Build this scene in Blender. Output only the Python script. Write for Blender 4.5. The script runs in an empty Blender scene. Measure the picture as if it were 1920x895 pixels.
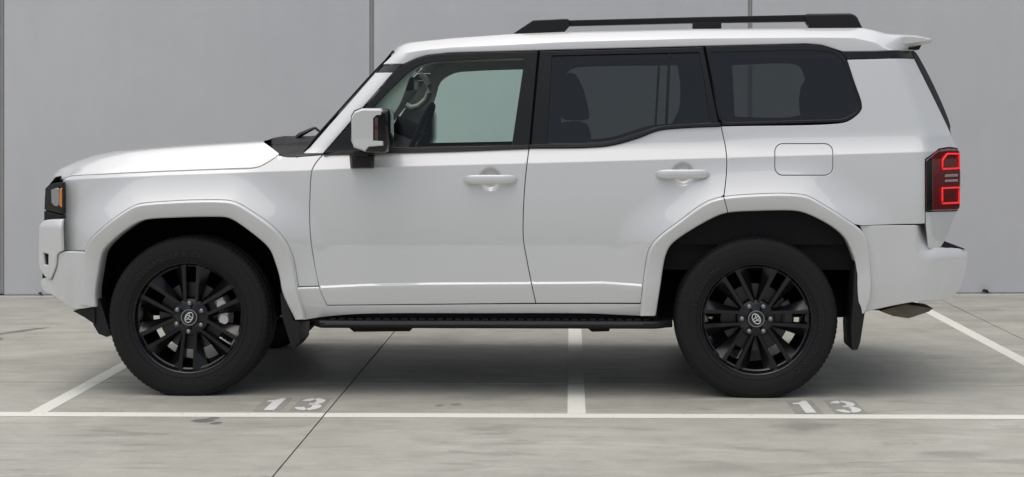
import bpy, bmesh, math, random
import numpy as np
from mathutils import Vector, Matrix
from mathutils.geometry import delaunay_2d_cdt

random.seed(7); rng = np.random.default_rng(7)
R = math.radians
scene = bpy.context.scene
COL = scene.collection

# ------------------------------------------------------------------ camera
F_PX, VX, VY, CAM_H, CAM_Y = 2992.0, 1070.0, 228.0, 1.38, -8.0
cam_d = bpy.data.cameras.new('camera'); cam = bpy.data.objects.new('camera', cam_d); COL.objects.link(cam)
cam.location = (0, CAM_Y, CAM_H); cam.rotation_euler = (R(90), 0, 0)
cam_d.sensor_width = 36; cam_d.lens = 36 * F_PX / 1920
cam_d.shift_x = (960 - VX) / 1920; cam_d.shift_y = -(447.5 - VY) / 1920
cam_d.clip_end = 500
scene.camera = cam

# ------------------------------------------------------------------ sky, sun, exposure
SUN_EL, SUN_AZ = 79.0, 230.0          # azimuth clockwise from +Y: high, veiled by cloud
w = bpy.data.worlds.new('World'); scene.world = w; w.use_nodes = True
nt = w.node_tree; nt.nodes.clear()
wo = nt.nodes.new('ShaderNodeOutputWorld'); wb = nt.nodes.new('ShaderNodeBackground')
sky = nt.nodes.new('ShaderNodeTexSky'); sky.sky_type = 'NISHITA'; sky.sun_disc = False
sky.sun_elevation = R(SUN_EL); sky.sun_rotation = R(SUN_AZ); sky.dust_density = 4.0; sky.air_density = 1.0; sky.ozone_density = 1.0
hsv = nt.nodes.new('ShaderNodeHueSaturation'); hsv.inputs['Saturation'].default_value = 0.6
nt.links.new(sky.outputs[0], hsv.inputs['Color']); nt.links.new(hsv.outputs[0], wb.inputs['Color'])
wb.inputs['Strength'].default_value = 0.136
nt.links.new(wb.outputs[0], wo.inputs['Surface'])
sd = bpy.data.lights.new('sun', 'SUN'); sd.energy = 1.5; sd.angle = R(100); sd.color = (1, .985, .96)
so = bpy.data.objects.new('sun', sd); COL.objects.link(so)
az, el = R(SUN_AZ), R(SUN_EL)
sdir = Vector((math.sin(az) * math.cos(el), math.cos(az) * math.cos(el), math.sin(el)))
so.rotation_euler = (-sdir).to_track_quat('-Z', 'Y').to_euler(); so.location = (0, 0, 20)
vs = scene.view_settings
vs.view_transform = 'Standard'; vs.look = 'None'; vs.exposure = -0.03; vs.gamma = 1.0; vs.use_curve_mapping = False

# ------------------------------------------------------------------ materials
def new_mat(name):
    m = bpy.data.materials.new(name); m.use_nodes = True
    return m, m.node_tree, m.node_tree.nodes['Principled BSDF']
def plain(name, col, rough=.5, metal=0., coat=0., spec=.5, noise=0., nscale=40., bump=0., coat_rough=.03, coat_ior=0):
    m, t, p = new_mat(name)
    p.inputs['Base Color'].default_value = (*col, 1); p.inputs['Roughness'].default_value = rough
    p.inputs['Metallic'].default_value = metal; p.inputs['Coat Weight'].default_value = coat
    p.inputs['Coat Roughness'].default_value = coat_rough; p.inputs['Specular IOR Level'].default_value = spec
    if coat_ior: p.inputs['Coat IOR'].default_value = coat_ior
    if noise or bump:
        tc = t.nodes.new('ShaderNodeTexCoord'); n = t.nodes.new('ShaderNodeTexNoise')
        n.inputs['Scale'].default_value = nscale; n.inputs['Detail'].default_value = 6
        t.links.new(tc.outputs['Object'], n.inputs['Vector'])
        if noise:
            mx = t.nodes.new('ShaderNodeMix'); mx.data_type = 'RGBA'
            mx.inputs['A'].default_value = (*[c * (1 - noise) for c in col], 1)
            mx.inputs['B'].default_value = (*[min(1, c * (1 + noise)) for c in col], 1)
            t.links.new(n.outputs['Fac'], mx.inputs['Factor']); t.links.new(mx.outputs['Result'], p.inputs['Base Color'])
        if bump:
            b = t.nodes.new('ShaderNodeBump'); b.inputs['Strength'].default_value = bump; b.inputs['Distance'].default_value = .002
            t.links.new(n.outputs['Fac'], b.inputs['Height']); t.links.new(b.outputs[0], p.inputs['Normal'])
    return m
def glass_mat(name, tint, spec=1.45):
    m = bpy.data.materials.new(name); m.use_nodes = True; t = m.node_tree; t.nodes.clear()
    o = t.nodes.new('ShaderNodeOutputMaterial'); mix = t.nodes.new('ShaderNodeMixShader')
    tr = t.nodes.new('ShaderNodeBsdfTransparent'); tr.inputs[0].default_value = (*tint, 1)
    gl = t.nodes.new('ShaderNodeBsdfGlossy'); gl.inputs['Roughness'].default_value = .01
    fr = t.nodes.new('ShaderNodeFresnel'); fr.inputs['IOR'].default_value = spec
    t.links.new(fr.outputs[0], mix.inputs[0]); t.links.new(tr.outputs[0], mix.inputs[1]); t.links.new(gl.outputs[0], mix.inputs[2])
    t.links.new(mix.outputs[0], o.inputs['Surface'])
    return m

M = {}
M['paint'] = plain('white_pearl_paint', (.62, .622, .612), .40, metal=.10, coat=1.0, coat_rough=.012, coat_ior=1.75)
M['plastic'] = plain('black_plastic', (.009, .009, .0095), .5, spec=.35, noise=.2, nscale=300, bump=.08)
M['satin'] = plain('satin_black_trim', (.006, .006, .0065), .36, spec=.35)
M['gloss'] = plain('gloss_black', (.006, .006, .007), .08)
M['liner'] = plain('wheel_arch_liner', (.003, .003, .003), .9, spec=.2, noise=.3, nscale=60)
M['under'] = plain('underbody_black', (.004, .004, .004), .75, spec=.3, noise=.3, nscale=30)
M['rubber'] = plain('tyre_rubber', (.0095, .0095, .0098), .72, spec=.3, noise=.25, nscale=60, bump=.1)
M['letter'] = plain('tyre_lettering', (.024, .024, .0245), .6, spec=.3)
M['rim'] = plain('black_alloy', (.0045, .0045, .005), .18, spec=.5)
M['lug'] = plain('lug_nut_steel', (.28, .28, .29), .35, metal=.8)
M['emblem'] = plain('emblem_silver', (.80, .80, .80), .28, metal=.35)
M['disc'] = plain('brake_disc', (.07, .07, .07), .5, metal=.8, noise=.2, nscale=20)
M['caliper'] = plain('cast_caliper', (.55, .56, .57), .45, metal=.5)
M['steel'] = plain('dull_steel', (.17, .15, .115), .6, metal=.5, noise=.4, nscale=20)
M['glass'] = glass_mat('green_tinted_glass', (.83, .96, .90), 1.42)
M['dark_glass'] = glass_mat('privacy_glass', (.28, .305, .30), 1.65)
M['clear'] = glass_mat('clear_lens', (.93, .93, .93), 1.45)
M['beige'] = plain('beige_trim', (.76, .75, .68), .75, noise=.06, nscale=90)
M['seat'] = plain('dark_seat_cloth', (.016, .016, .017), .9, spec=.1, noise=.25, nscale=120)
M['chrome'] = plain('chrome_lamp', (.42, .43, .44), .22, metal=.8)
M['amber'] = plain('amber_lens', (.62, .20, .02), .15, coat=1)
M['amber_dark'] = plain('amber_lens_dim', (.05, .016, .005), .15, coat=1)
M['red_dark'] = plain('smoked_red_lens', (.13, .005, .008), .10, coat=1)
m, t, p = new_mat('lit_red_led'); p.inputs['Base Color'].default_value = (.7, .02, .02, 1)
p.inputs['Emission Color'].default_value = (1, .02, .022, 1); p.inputs['Emission Strength'].default_value = .5; M['led'] = m
M['silver_lens'] = plain('reversing_lens', (.33, .30, .30), .15, coat=1)
M['sealant'] = plain('joint_sealant', (.33, .325, .315), .8, noise=.15, nscale=6)
M['step_edge'] = plain('step_edge_strip', (.045, .045, .05), .4)
M['void'] = plain('joint_shadow', (.012, .012, .011), .95, spec=.1)
M['leaf'] = plain('dry_leaf', (.02, .017, .012), .8)

# painted tilt-up concrete
def wall_material():
    m, t, p = new_mat('grey_painted_concrete')
    g = t.nodes.new('ShaderNodeNewGeometry')
    n1 = t.nodes.new('ShaderNodeTexNoise'); n1.inputs['Scale'].default_value = .55; n1.inputs['Detail'].default_value = 3
    n2 = t.nodes.new('ShaderNodeTexNoise'); n2.inputs['Scale'].default_value = 5; n2.inputs['Detail'].default_value = 8; n2.inputs['Roughness'].default_value = .6
    mp = t.nodes.new('ShaderNodeMapping'); mp.inputs['Scale'].default_value = (6, 6, .5)
    n3 = t.nodes.new('ShaderNodeTexNoise'); n3.inputs['Scale'].default_value = 1.2; n3.inputs['Detail'].default_value = 4
    n4 = t.nodes.new('ShaderNodeTexNoise'); n4.inputs['Scale'].default_value = 180; n4.inputs['Detail'].default_value = 3
    L = t.links.new
    for n in (n1, n2, n4): L(g.outputs['Position'], n.inputs['Vector'])
    L(g.outputs['Position'], mp.inputs['Vector']); L(mp.outputs[0], n3.inputs['Vector'])
    def ma(op, a, b):
        q = t.nodes.new('ShaderNodeMath'); q.operation = op
        for i, v in ((0, a), (1, b)):
            if isinstance(v, (int, float)): q.inputs[i].default_value = v
            else: L(v, q.inputs[i])
        return q.outputs[0]
    s = ma('ADD', ma('MULTIPLY', n1.outputs['Fac'], .55), ma('ADD', ma('MULTIPLY', n2.outputs['Fac'], .28), ma('MULTIPLY', n3.outputs['Fac'], .17)))
    cr = t.nodes.new('ShaderNodeValToRGB'); cr.color_ramp.elements[0].position = .3; cr.color_ramp.elements[1].position = .7
    cr.color_ramp.elements[0].color = (.575, .575, .583, 1); cr.color_ramp.elements[1].color = (.655, .653, .658, 1)
    oi = t.nodes.new('ShaderNodeObjectInfo'); s = ma('ADD', s, ma('MULTIPLY', ma('SUBTRACT', oi.outputs['Random'], .5), .10))
    L(s, cr.inputs['Fac']); L(cr.outputs[0], p.inputs['Base Color']); p.inputs['Roughness'].default_value = .62
    b = t.nodes.new('ShaderNodeBump'); b.inputs['Strength'].default_value = .10; b.inputs['Distance'].default_value = .004
    L(n2.outputs['Fac'], b.inputs['Height'])
    b2 = t.nodes.new('ShaderNodeBump'); b2.inputs['Strength'].default_value = .12; b2.inputs['Distance'].default_value = .001
    L(n4.outputs['Fac'], b2.inputs['Height']); L(b.outputs[0], b2.inputs['Normal']); L(b2.outputs[0], p.inputs['Normal'])
    return m
M['wall'] = wall_material()

# floor concrete: trowel mottling, streaks and a set of shaped stains (x, y, rx, ry, angle, strength, softness)
STAINS = [(-1.69, -.64, .055, .05, .3, .75, .25), (-1.66, -.58, .03, .06, 0., .6, .3), (-1.62, -.70, .032, .04, 0, .75, .25), (-3.62, 2.5, .05, .25, -.5, .75, .3), (-3.66, 2.15, .05, .12, .6, .7, .3),
          (-.64, -.25, .025, .03, 0, .6, .3), (-.56, -.22, .03, .035, 0, .5, .3), (-.45, -.02, .22, .14, .3, .28, .8),
          (1.05, -.76, .17, .12, 0, .34, .7), (1.58, -1.40, .17, .10, .1, .34, .7), (3.45, 2.45, .3, .22, .2, .35, .8),
          (3.1, 3.1, .4, .2, 0, .25, .9), (-2.9, 2.2, .16, .10, 0, .22, .8), (-.37, -.95, .10, .03, .1, .3, .6), (2.5, -.72, .22, .08, 0, .25, .8),
          (-2.6, 1.6, .2, .05, .2, .2, .7), (2.0, -.2, .3, .15, .5, .14, .9), (-2.75, .95, .3, .1, 0, .15, .9)]
def floor_material():
    m, t, p = new_mat('floor_concrete'); L = t.links.new
    g = t.nodes.new('ShaderNodeNewGeometry'); pos = g.outputs['Position']
    def ma(op, a, b=None, c=None, clamp=False):
        q = t.nodes.new('ShaderNodeMath'); q.operation = op; q.use_clamp = clamp
        for i, v in enumerate((a, b, c)):
            if v is None: continue
            if isinstance(v, (int, float)): q.inputs[i].default_value = v
            else: L(v, q.inputs[i])
        return q.outputs[0]
    def noise(scale, det=5, rough=.55, vec=None, dist=0):
        n = t.nodes.new('ShaderNodeTexNoise'); n.inputs['Scale'].default_value = scale; n.inputs['Detail'].default_value = det
        n.inputs['Roughness'].default_value = rough; n.inputs['Distortion'].default_value = dist
        L(vec or pos, n.inputs['Vector']); return n.outputs['Fac']
    def remap(v, a, b, c=0., d=1.):
        q = t.nodes.new('ShaderNodeMapRange'); q.clamp = True; q.interpolation_type = 'SMOOTHSTEP'
        for i, x in zip(('From Min', 'From Max', 'To Min', 'To Max'), (a, b, c, d)): q.inputs[i].default_value = x
        L(v, q.inputs['Value']); return q.outputs['Result']
    mp = t.nodes.new('ShaderNodeMapping'); mp.inputs['Scale'].default_value = (.5, 2.4, 1); mp.inputs['Rotation'].default_value = (0, 0, R(14)); L(pos, mp.inputs['Vector'])
    big, mid, fine = noise(.9, 5, .6, dist=.8), noise(4.5, 8, .62, dist=.6), noise(60, 6, .6)
    streak = noise(2.6, 10, .68, mp.outputs[0], 1.0); grit = noise(150, 4, .6)
    tone = ma('ADD', ma('MULTIPLY', big, .30), ma('ADD', ma('MULTIPLY', mid, .24), ma('ADD', ma('MULTIPLY', streak, .26), ma('ADD', ma('MULTIPLY', fine, .12), ma('MULTIPLY', grit, .08)))))
    cr = t.nodes.new('ShaderNodeValToRGB'); e = cr.color_ramp.elements
    e[0].position = .36; e[0].color = (.270, .261, .224, 1); e[1].position = .62; e[1].color = (.495, .482, .418, 1)
    q = e.new(.5); q.color = (.400, .389, .334, 1)
    L(tone, cr.inputs['Fac'])
    # ragged wipe marks
    wn = noise(1.6, 9, .7, mp.outputs[0], 2.0); wipes = remap(wn, .56, .62, 0, .26)
    edge = noise(9, 7, .7); dark = wipes
    sep = t.nodes.new('ShaderNodeSeparateXYZ'); L(pos, sep.inputs[0])
    off = ma('MULTIPLY', ma('SUBTRACT', edge, .5), 1.9)
    for (sx, sy, rx, ry, a, st, soft) in STAINS:
        dx, dy = ma('SUBTRACT', sep.outputs['X'], sx), ma('SUBTRACT', sep.outputs['Y'], sy)
        ca, sa = math.cos(a), math.sin(a)
        u = ma('DIVIDE', ma('ADD', ma('MULTIPLY', dx, ca), ma('MULTIPLY', dy, sa)), rx)
        v = ma('DIVIDE', ma('SUBTRACT', ma('MULTIPLY', dy, ca), ma('MULTIPLY', dx, sa)), ry)
        d = ma('SQRT', ma('ADD', ma('MULTIPLY', u, u), ma('MULTIPLY', v, v)))
        k = remap(ma('ADD', d, off), 1.0 - soft, 1.0 + soft * .3, st, 0.)
        dark = ma('MAXIMUM', dark, k)
    pale = remap(noise(1.1, 8, .66, mp.outputs[0], 2.6), .56, .70, 0, .5)
    lm = t.nodes.new('ShaderNodeMix'); lm.data_type = 'RGBA'; lm.inputs['B'].default_value = (.56, .55, .50, 1)
    L(pale, lm.inputs['Factor']); L(cr.outputs[0], lm.inputs['A'])
    pits = remap(noise(30, 4, .55), .69, .75, 0, .5); dark = ma('MAXIMUM', dark, pits)
    mx = t.nodes.new('ShaderNodeMix'); mx.data_type = 'RGBA'; mx.inputs['B'].default_value = (.10, .098, .092, 1)
    L(dark, mx.inputs['Factor']); L(lm.outputs['Result'], mx.inputs['A']); L(mx.outputs['Result'], p.inputs['Base Color'])
    ro = ma('SUBTRACT', .62, ma('MULTIPLY', big, .22)); L(ro, p.inputs['Roughness']); p.inputs['Specular IOR Level'].default_value = .4
    b = t.nodes.new('ShaderNodeBump'); b.inputs['Strength'].default_value = .15; b.inputs['Distance'].default_value = .002
    L(ma('ADD', ma('MULTIPLY', mid, .6), ma('MULTIPLY', fine, .4)), b.inputs['Height']); L(b.outputs[0], p.inputs['Normal'])
    return m
M['floor'] = floor_material()
def line_material(name, col, wear):
    m, t, p = new_mat(name); L = t.links.new
    g = t.nodes.new('ShaderNodeNewGeometry'); n = t.nodes.new('ShaderNodeTexNoise'); n.inputs['Scale'].default_value = 22; n.inputs['Detail'].default_value = 8
    n.inputs['Roughness'].default_value = .7; L(g.outputs['Position'], n.inputs['Vector'])
    cr = t.nodes.new('ShaderNodeValToRGB'); e = cr.color_ramp.elements
    e[0].position = wear - .06; e[0].color = (.36, .352, .32, 1); e[1].position = wear + .05; e[1].color = (*col, 1)
    q = e.new(.75); q.color = (*[c * .92 for c in col], 1)
    L(n.outputs['Fac'], cr.inputs['Fac']); L(cr.outputs[0], p.inputs['Base Color']); p.inputs['Roughness'].default_value = .6
    return m
M['line'] = line_material('line_paint', (.78, .765, .685), .36)
M['digit'] = line_material('stencil_paint', (.74, .735, .70), .32)
M['worn_line'] = line_material('worn_line_paint', (.52, .51, .48), .45)
M['patch'] = plain('blackout_paint', (.31, .302, .265), .6, noise=.25, nscale=14)

# ------------------------------------------------------------------ mesh helpers
def link(name, me, mat, parent=None):
    o = bpy.data.objects.new(name, me); COL.objects.link(o)
    if mat is not None and len(me.materials) == 0: me.materials.append(M[mat] if isinstance(mat, str) else mat)
    if parent is not None: o.parent = parent
    return o
class MB:
    def __init__(s): s.v = []; s.f = []; s.n = None
    def add(s, verts, faces):
        b = len(s.v); s.v += [tuple(map(float, q)) for q in verts]; s.f += [tuple(b + i for i in f) for f in faces]
    def box(s, c, d, rot=None):
        vs = [Vector((sx * d[0] / 2, sy * d[1] / 2, sz * d[2] / 2)) for sx in (-1, 1) for sy in (-1, 1) for sz in (-1, 1)]
        if rot is not None: vs = [rot @ q for q in vs]
        s.add([q + Vector(c) for q in vs], [(0, 1, 3, 2), (4, 6, 7, 5), (0, 4, 5, 1), (2, 3, 7, 6), (0, 2, 6, 4), (1, 5, 7, 3)])
    def tube(s, pts, r, n=8, closed=False, flat=1.0):
        pts = [Vector(q) for q in pts]; k = len(pts); rings = []
        up0 = Vector((0, 0, 1))
        for i, q in enumerate(pts):
            a = pts[(i - 1) % k] if (closed or i) else pts[i]; b = pts[(i + 1) % k] if (closed or i < k - 1) else pts[i]
            d = (b - a).normalized(); u = d.cross(up0)
            if u.length < .05: u = d.cross(Vector((0, 1, 0)))
            u.normalize(); v = u.cross(d).normalized()
            rr = r[i] if isinstance(r, (list, tuple)) else r
            rings.append([q + u * math.cos(2 * math.pi * j / n) * rr + v * math.sin(2 * math.pi * j / n) * rr * flat for j in range(n)])
        vs = [q for g in rings for q in g]; fs = []
        for i in range(k if closed else k - 1):
            i2 = (i + 1) % k
            for j in range(n): fs.append((i * n + j, i * n + (j + 1) % n, i2 * n + (j + 1) % n, i2 * n + j))
        if not closed: fs += [tuple(range(n))[::-1], tuple((k - 1) * n + j for j in range(n))]
        s.add(vs, fs)
    def grid(s, rows, flip=False):
        nu, nv = len(rows), len(rows[0]); vs = [q for r_ in rows for q in r_]
        fs = [(i * nv + j, i * nv + j + 1, (i + 1) * nv + j + 1, (i + 1) * nv + j) for i in range(nu - 1) for j in range(nv - 1)]
        if flip: fs = [f[::-1] for f in fs]
        s.add(vs, fs)
    def lathe(s, prof, n, a0=0., a1=2 * math.pi):
        # prof: (r, y) revolved about the y axis
        full = abs(a1 - a0 - 2 * math.pi) < 1e-6; k = n if full else n + 1
        vs = [(r_ * math.cos(a0 + (a1 - a0) * i / n), y, r_ * math.sin(a0 + (a1 - a0) * i / n)) for i in range(k) for r_, y in prof]
        m_ = len(prof); fs = []
        for i in range(n):
            i2 = (i + 1) % k
            for j in range(m_ - 1): fs.append((i * m_ + j, i2 * m_ + j, i2 * m_ + j + 1, i * m_ + j + 1))
        s.add(vs, fs)
    def mesh(s, smooth=None, mirror=False, fixnormals=False):
        v = s.v; f = s.f
        if mirror: v = [(a, -b, c) for a, b, c in v]; f = [q[::-1] for q in f]
        me = bpy.data.meshes.new('mesh'); me.from_pydata(v, [], f); me.update()
        if fixnormals:
            bm = bmesh.new(); bm.from_mesh(me); bmesh.ops.recalc_face_normals(bm, faces=bm.faces); bm.to_mesh(me); bm.free()
        if smooth is not None:
            me.polygons.foreach_set('use_smooth', [True] * len(me.polygons))
            if smooth < 180: me.set_sharp_from_angle(angle=R(smooth))
        return me
    def build(s, name, mat, parent=None, smooth=None, mirror=False, fixnormals=False, bevel=0., seg=2):
        me = s.mesh(smooth, mirror, fixnormals)
        if bevel:
            bm = bmesh.new(); bm.from_mesh(me)
            bmesh.ops.remove_doubles(bm, verts=bm.verts, dist=1e-5)
            ed = [e for e in bm.edges if len(e.link_faces) == 2 and e.calc_face_angle(0) > R(25)]
            bmesh.ops.bevel(bm, geom=ed, offset=bevel, segments=seg, affect='EDGES', profile=.6, clamp_overlap=True)
            bmesh.ops.recalc_face_normals(bm, faces=bm.faces)
            bm.to_mesh(me); bm.free()
            me.polygons.foreach_set('use_smooth', [True] * len(me.polygons)); me.set_sharp_from_angle(angle=R(40))
        return link(name, me, mat, parent)
def empty(name, loc, rz=0, parent=None):
    o = bpy.data.objects.new(name, None); COL.objects.link(o); o.location = loc; o.rotation_euler = (0, 0, rz); o.empty_display_size = .1
    if parent is not None: o.parent = parent
    return o
def tag(o, label=None, cat=None, group=None, kind=None):
    for k, v in (('label', label), ('category', cat), ('group', group), ('kind', kind)):
        if v: o[k] = v
    return o
def prism(poly, y0, y1, mb):
    """polygon in (x, z) given as a thick plate between two depths"""
    n = len(poly)
    a = sum(poly[i][0] * poly[(i + 1) % n][1] - poly[(i + 1) % n][0] * poly[i][1] for i in range(n))
    if a < 0: poly = poly[::-1]
    v = [(x, y0, z) for x, z in poly] + [(x, y1, z) for x, z in poly]
    f = [tuple(range(n)), tuple(range(2 * n - 1, n - 1, -1))] + [(i, i + n, (i + 1) % n + n, (i + 1) % n) for i in range(n)]
    mb.add(v, [q if k < 2 else q for k, q in enumerate(f)])
def ss(a, b, x):
    t_ = np.clip((x - a) / (b - a), 0, 1); return t_ * t_ * (3 - 2 * t_)
def smax(a, b, k):
    h = np.clip(.5 + .5 * (a - b) / k, 0, 1); return b + (a - b) * h + k * h * (1 - h)
def smin(a, b, k): return -smax(-a, -b, k)
def splus(x, s): return s * np.logaddexp(0, x / s)
def catmull(pts, step):
    p = np.array(pts, float)
    if len(p) < 3:
        n = max(1, int(np.ceil(np.linalg.norm(p[1] - p[0]) / step))); return [tuple(p[0] + (p[1] - p[0]) * i / n) for i in range(n + 1)]
    q = np.vstack([2 * p[0] - p[1], p, 2 * p[-1] - p[-2]]); out = []
    for i in range(1, len(q) - 2):
        p0, p1, p2, p3 = q[i - 1:i + 3]
        d = [max(np.linalg.norm(b - a) ** .5, 1e-6) for a, b in ((p0, p1), (p1, p2), (p2, p3))]
        m1 = (p2 - p1) + d[1] * ((p1 - p0) / d[0] - (p2 - p0) / (d[0] + d[1])) ; m2 = (p2 - p1) + d[1] * ((p3 - p2) / d[2] - (p3 - p1) / (d[1] + d[2]))
        n = max(1, int(np.ceil(np.linalg.norm(p2 - p1) / step)))
        for k in range(n):
            s = k / n; out.append(tuple((2 * s**3 - 3 * s**2 + 1) * p1 + (s**3 - 2 * s**2 + s) * m1 + (-2 * s**3 + 3 * s**2) * p2 + (s**3 - s**2) * m2))
    out.append(tuple(q[-2])); return out
def resample(pts, n):
    p = np.array(pts, float); d = np.r_[0, np.cumsum(np.linalg.norm(np.diff(p, axis=0), axis=1))]
    s = np.linspace(0, d[-1], n); return np.stack([np.interp(s, d, p[:, k]) for k in range(p.shape[1])], 1)

# ================================================================== THE PLACE
JY, LY = .39, -.52                       # cross joint and front line, at x = 0
YAWL = -.0195                            # they run a little towards the camera on the right
JX = [-9.205, -5.18, -1.158, 2.865, 6.89]
ground = MB(); ground.grid([[(x, y, -.012) for y in (-150, 150)] for x in (-150, 150)], flip=True)
ground = ground.build('ground', 'void'); tag(ground, kind='structure')
WALL_Y, WALL_YAW = 4.74, .0185           # wall line at x = 0; slopes away to the right
def wall_y(x): return WALL_Y + WALL_YAW * x
def quad_slab(name, c, z=0., th=.012, mat='floor', parent=ground):
    mb = MB(); v = [(x, y, z) for x, y in c] + [(x, y, z - th) for x, y in c]
    mb.add(v, [(0, 1, 2, 3), (0, 4, 5, 1), (1, 5, 6, 2), (2, 6, 7, 3), (3, 7, 4, 0)])
    return mb.build(name, mat, parent)
G = .0038
ys = [lambda x: -9.0 + YAWL * x, lambda x: -4.1 + YAWL * x, lambda x: JY + YAWL * x, lambda x: wall_y(x) - .004]
for xa, xb in zip(JX[:-1], JX[1:]):
    for ya, yb in zip(ys[:-1], ys[1:]):
        gy0 = .0045 if ya is not ys[0] else 0; gy1 = .0045 if yb is not ys[-1] else 0
        quad_slab('slab', [(xa + G, ya(xa) + gy0), (xb - G, ya(xb) + gy0), (xb - G, yb(xb) - gy1), (xa + G, yb(xa) - gy1)])
# the same concrete yard further out, all round
for c in ([(-120, -120), (120, -120), (120, -9.2), (-120, -9.0)], [(-120, -9.0), (JX[0] - .006, -9.0), (JX[0] - .006, 4.5), (-120, 2.4)], [(JX[-1] + .006, -9.2), (120, -9.2), (120, 6.8), (JX[-1] + .006, 4.85)]):
    quad_slab('yard_slab', c, z=-.002, th=.008)

# concrete wall of tilt-up panels
wall = empty('concrete_wall', (0, WALL_Y, 0), math.atan(WALL_YAW))
tag(wall, 'tall grey painted concrete panel wall behind the white car', 'wall')
wj = [-10.45, -7.46, -4.512, -1.585, 1.436, 4.45, 7.46, 10.47, 13.48]
for a, b in zip(wj[:-1], wj[1:]):
    mb = MB(); mb.box(((a + b) / 2, .09, 3.5 + .004), (b - a - .036, .18, 7.0)); mb.build('panel', 'wall', wall, bevel=.006, seg=2)
for x in wj[1:-1]:
    mb = MB(); mb.box((x, .050, 3.5), (.0362, .08, 6.98)); mb.build('sealant_joint', 'sealant', wall)
    mb = MB(); mb.tube([(x + .003, .012, .02), (x + .003, .012, 6.95)], .008, 6); mb.build('backing_rod', 'sealant', wall, smooth=60)

# painted bay markings
def floor_poly(mb, pts, z): mb.add([(x, y, z) for x, y in pts], [tuple(range(len(pts)))])
def marking(name, quads, mat, z=.0012, parent=ground):
    mb = MB()
    for c in quads: floor_poly(mb, c, z)
    o = mb.build(name, mat, parent); return o
HW = .043
def front(x, k=0.): return LY + YAWL * .8 * x + k
segs = [-9.2] + [x for x in JX[1:-1]] + [6.8]
marking('painted_line', [[(a + G, front(a) - .056), (b - G, front(b) - .056), (b - G, front(b) + .052), (a + G, front(a) + .052)] for a, b in zip(segs[:-1], segs[1:])], 'line')['label'] = 'long white line along the front of the bays'
for cx in (-5.10, -2.526, .028, 2.604, 5.18):
    y0, yj = front(cx, .054), JY + YAWL * cx
    marking('painted_line', [[(cx - HW, y0), (cx + HW, y0), (cx + HW, yj - .004), (cx - HW, yj - .004)], [(cx - HW, yj + .004), (cx + HW, yj + .004), (cx + HW, wall_y(cx) - .16), (cx - HW, wall_y(cx) - .16)]], 'line')
marking('painted_line', [[(a + G, wall_y(a) - .155), (b - G, wall_y(b) - .155), (b - G, wall_y(b) - .012), (a + G, wall_y(a) - .012)] for a, b in zip(segs[:-1], segs[1:])], 'worn_line')['label'] = 'worn pale strip along the foot of the wall'

def arc2(cx, cy, rx, ry, a0, a1, n=14): return [(cx + rx * math.cos(R(a0 + (a1 - a0) * i / n)), cy + ry * math.sin(R(a0 + (a1 - a0) * i / n))) for i in range(n + 1)]
def stencil_one(): return [[(.36, 0), (.84, 0), (.84, 1), (.62, 1), (.52, .91), (.36, .84), (.10, .82), (.10, .70), (.36, .70)]]
def stencil_three():
    # thick bowls as strips, with the stencil's two bridges left open
    out = []
    def bowl(cx, cy, ro, rio, yo, yi, a0, a1):
        o_, i_ = arc2(cx, cy, ro, yo, a0, a1), arc2(cx, cy, rio, yi, a0, a1)
        for k in range(len(o_) - 1): out.append([o_[k], o_[k + 1], i_[k + 1], i_[k]][::-1] if a1 > a0 else [o_[k], o_[k + 1], i_[k + 1], i_[k]])
    bowl(.5, .735, .47, .13, .265, .11, 172, 98); bowl(.5, .735, .47, .13, .265, .11, 88, -62)
    bowl(.5, .275, .50, .14, .275, .12, 62, -82); bowl(.5, .275, .50, .14, .275, .12, -92, -174)
    out.append([(.42, .46), (.60, .46), (.74, .53), (.60, .575), (.42, .575)])
    return out
def bay_number(x1, x3, y0, h, slope):
    root = MB()
    for (xa, xb) in ((x1, x1 + .135), (x3, x3 + .155)):
        floor_poly(root, [(xa, y0 - .018), (xb, y0 - .018 + slope * .1), (xb, y0 + h + .02), (xa, y0 + h + .02)], .0009)
    root = root.build('bay_number', 'patch', ground); root['label'] = 'grey patches with white stencilled number 13'
    for polys, xo, wd in ((stencil_one(), x1 + .014, .105), (stencil_three(), x3 + .016, .124)):
        mb = MB()
        for q in polys: floor_poly(mb, [(xo + a * wd, y0 + b * h) for a, b in q], .0026)
        mb.build('digit', 'digit', root, fixnormals=True)
bay_number(-1.518, -1.345, -.385, .325, 0); bay_number(1.06, 1.248, -.455, .325, -.1)

# ================================================================== THE CAR
CAR_O, CAR_YAW = Vector((-.5, .95, 0)), -.021
car = empty('parked_car', CAR_O, CAR_YAW)
tag(car, 'white boxy off-road wagon with black wheels and roof rails parked across two bays', 'car')
_c, _s = math.cos(-CAR_YAW), math.sin(-CAR_YAW)
def _rot(x, y): return _c * x - _s * y, _s * x + _c * y
CX_, CY_ = _rot(0 - CAR_O.x, CAM_Y - CAR_O.y)
def at(px, py, wd):
    """sight line measured in the photograph -> (x, z) on the car's upright plane at half width wd"""
    dx, dy = _rot((px - VX) / F_PX, 1.0); tt = (-wd - CY_) / dy
    return CX_ + tt * dx, CAM_H - (py - VY) / F_PX * tt
def atl(pts, wd): return [at(a, b, wd) for a, b in pts]

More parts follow.
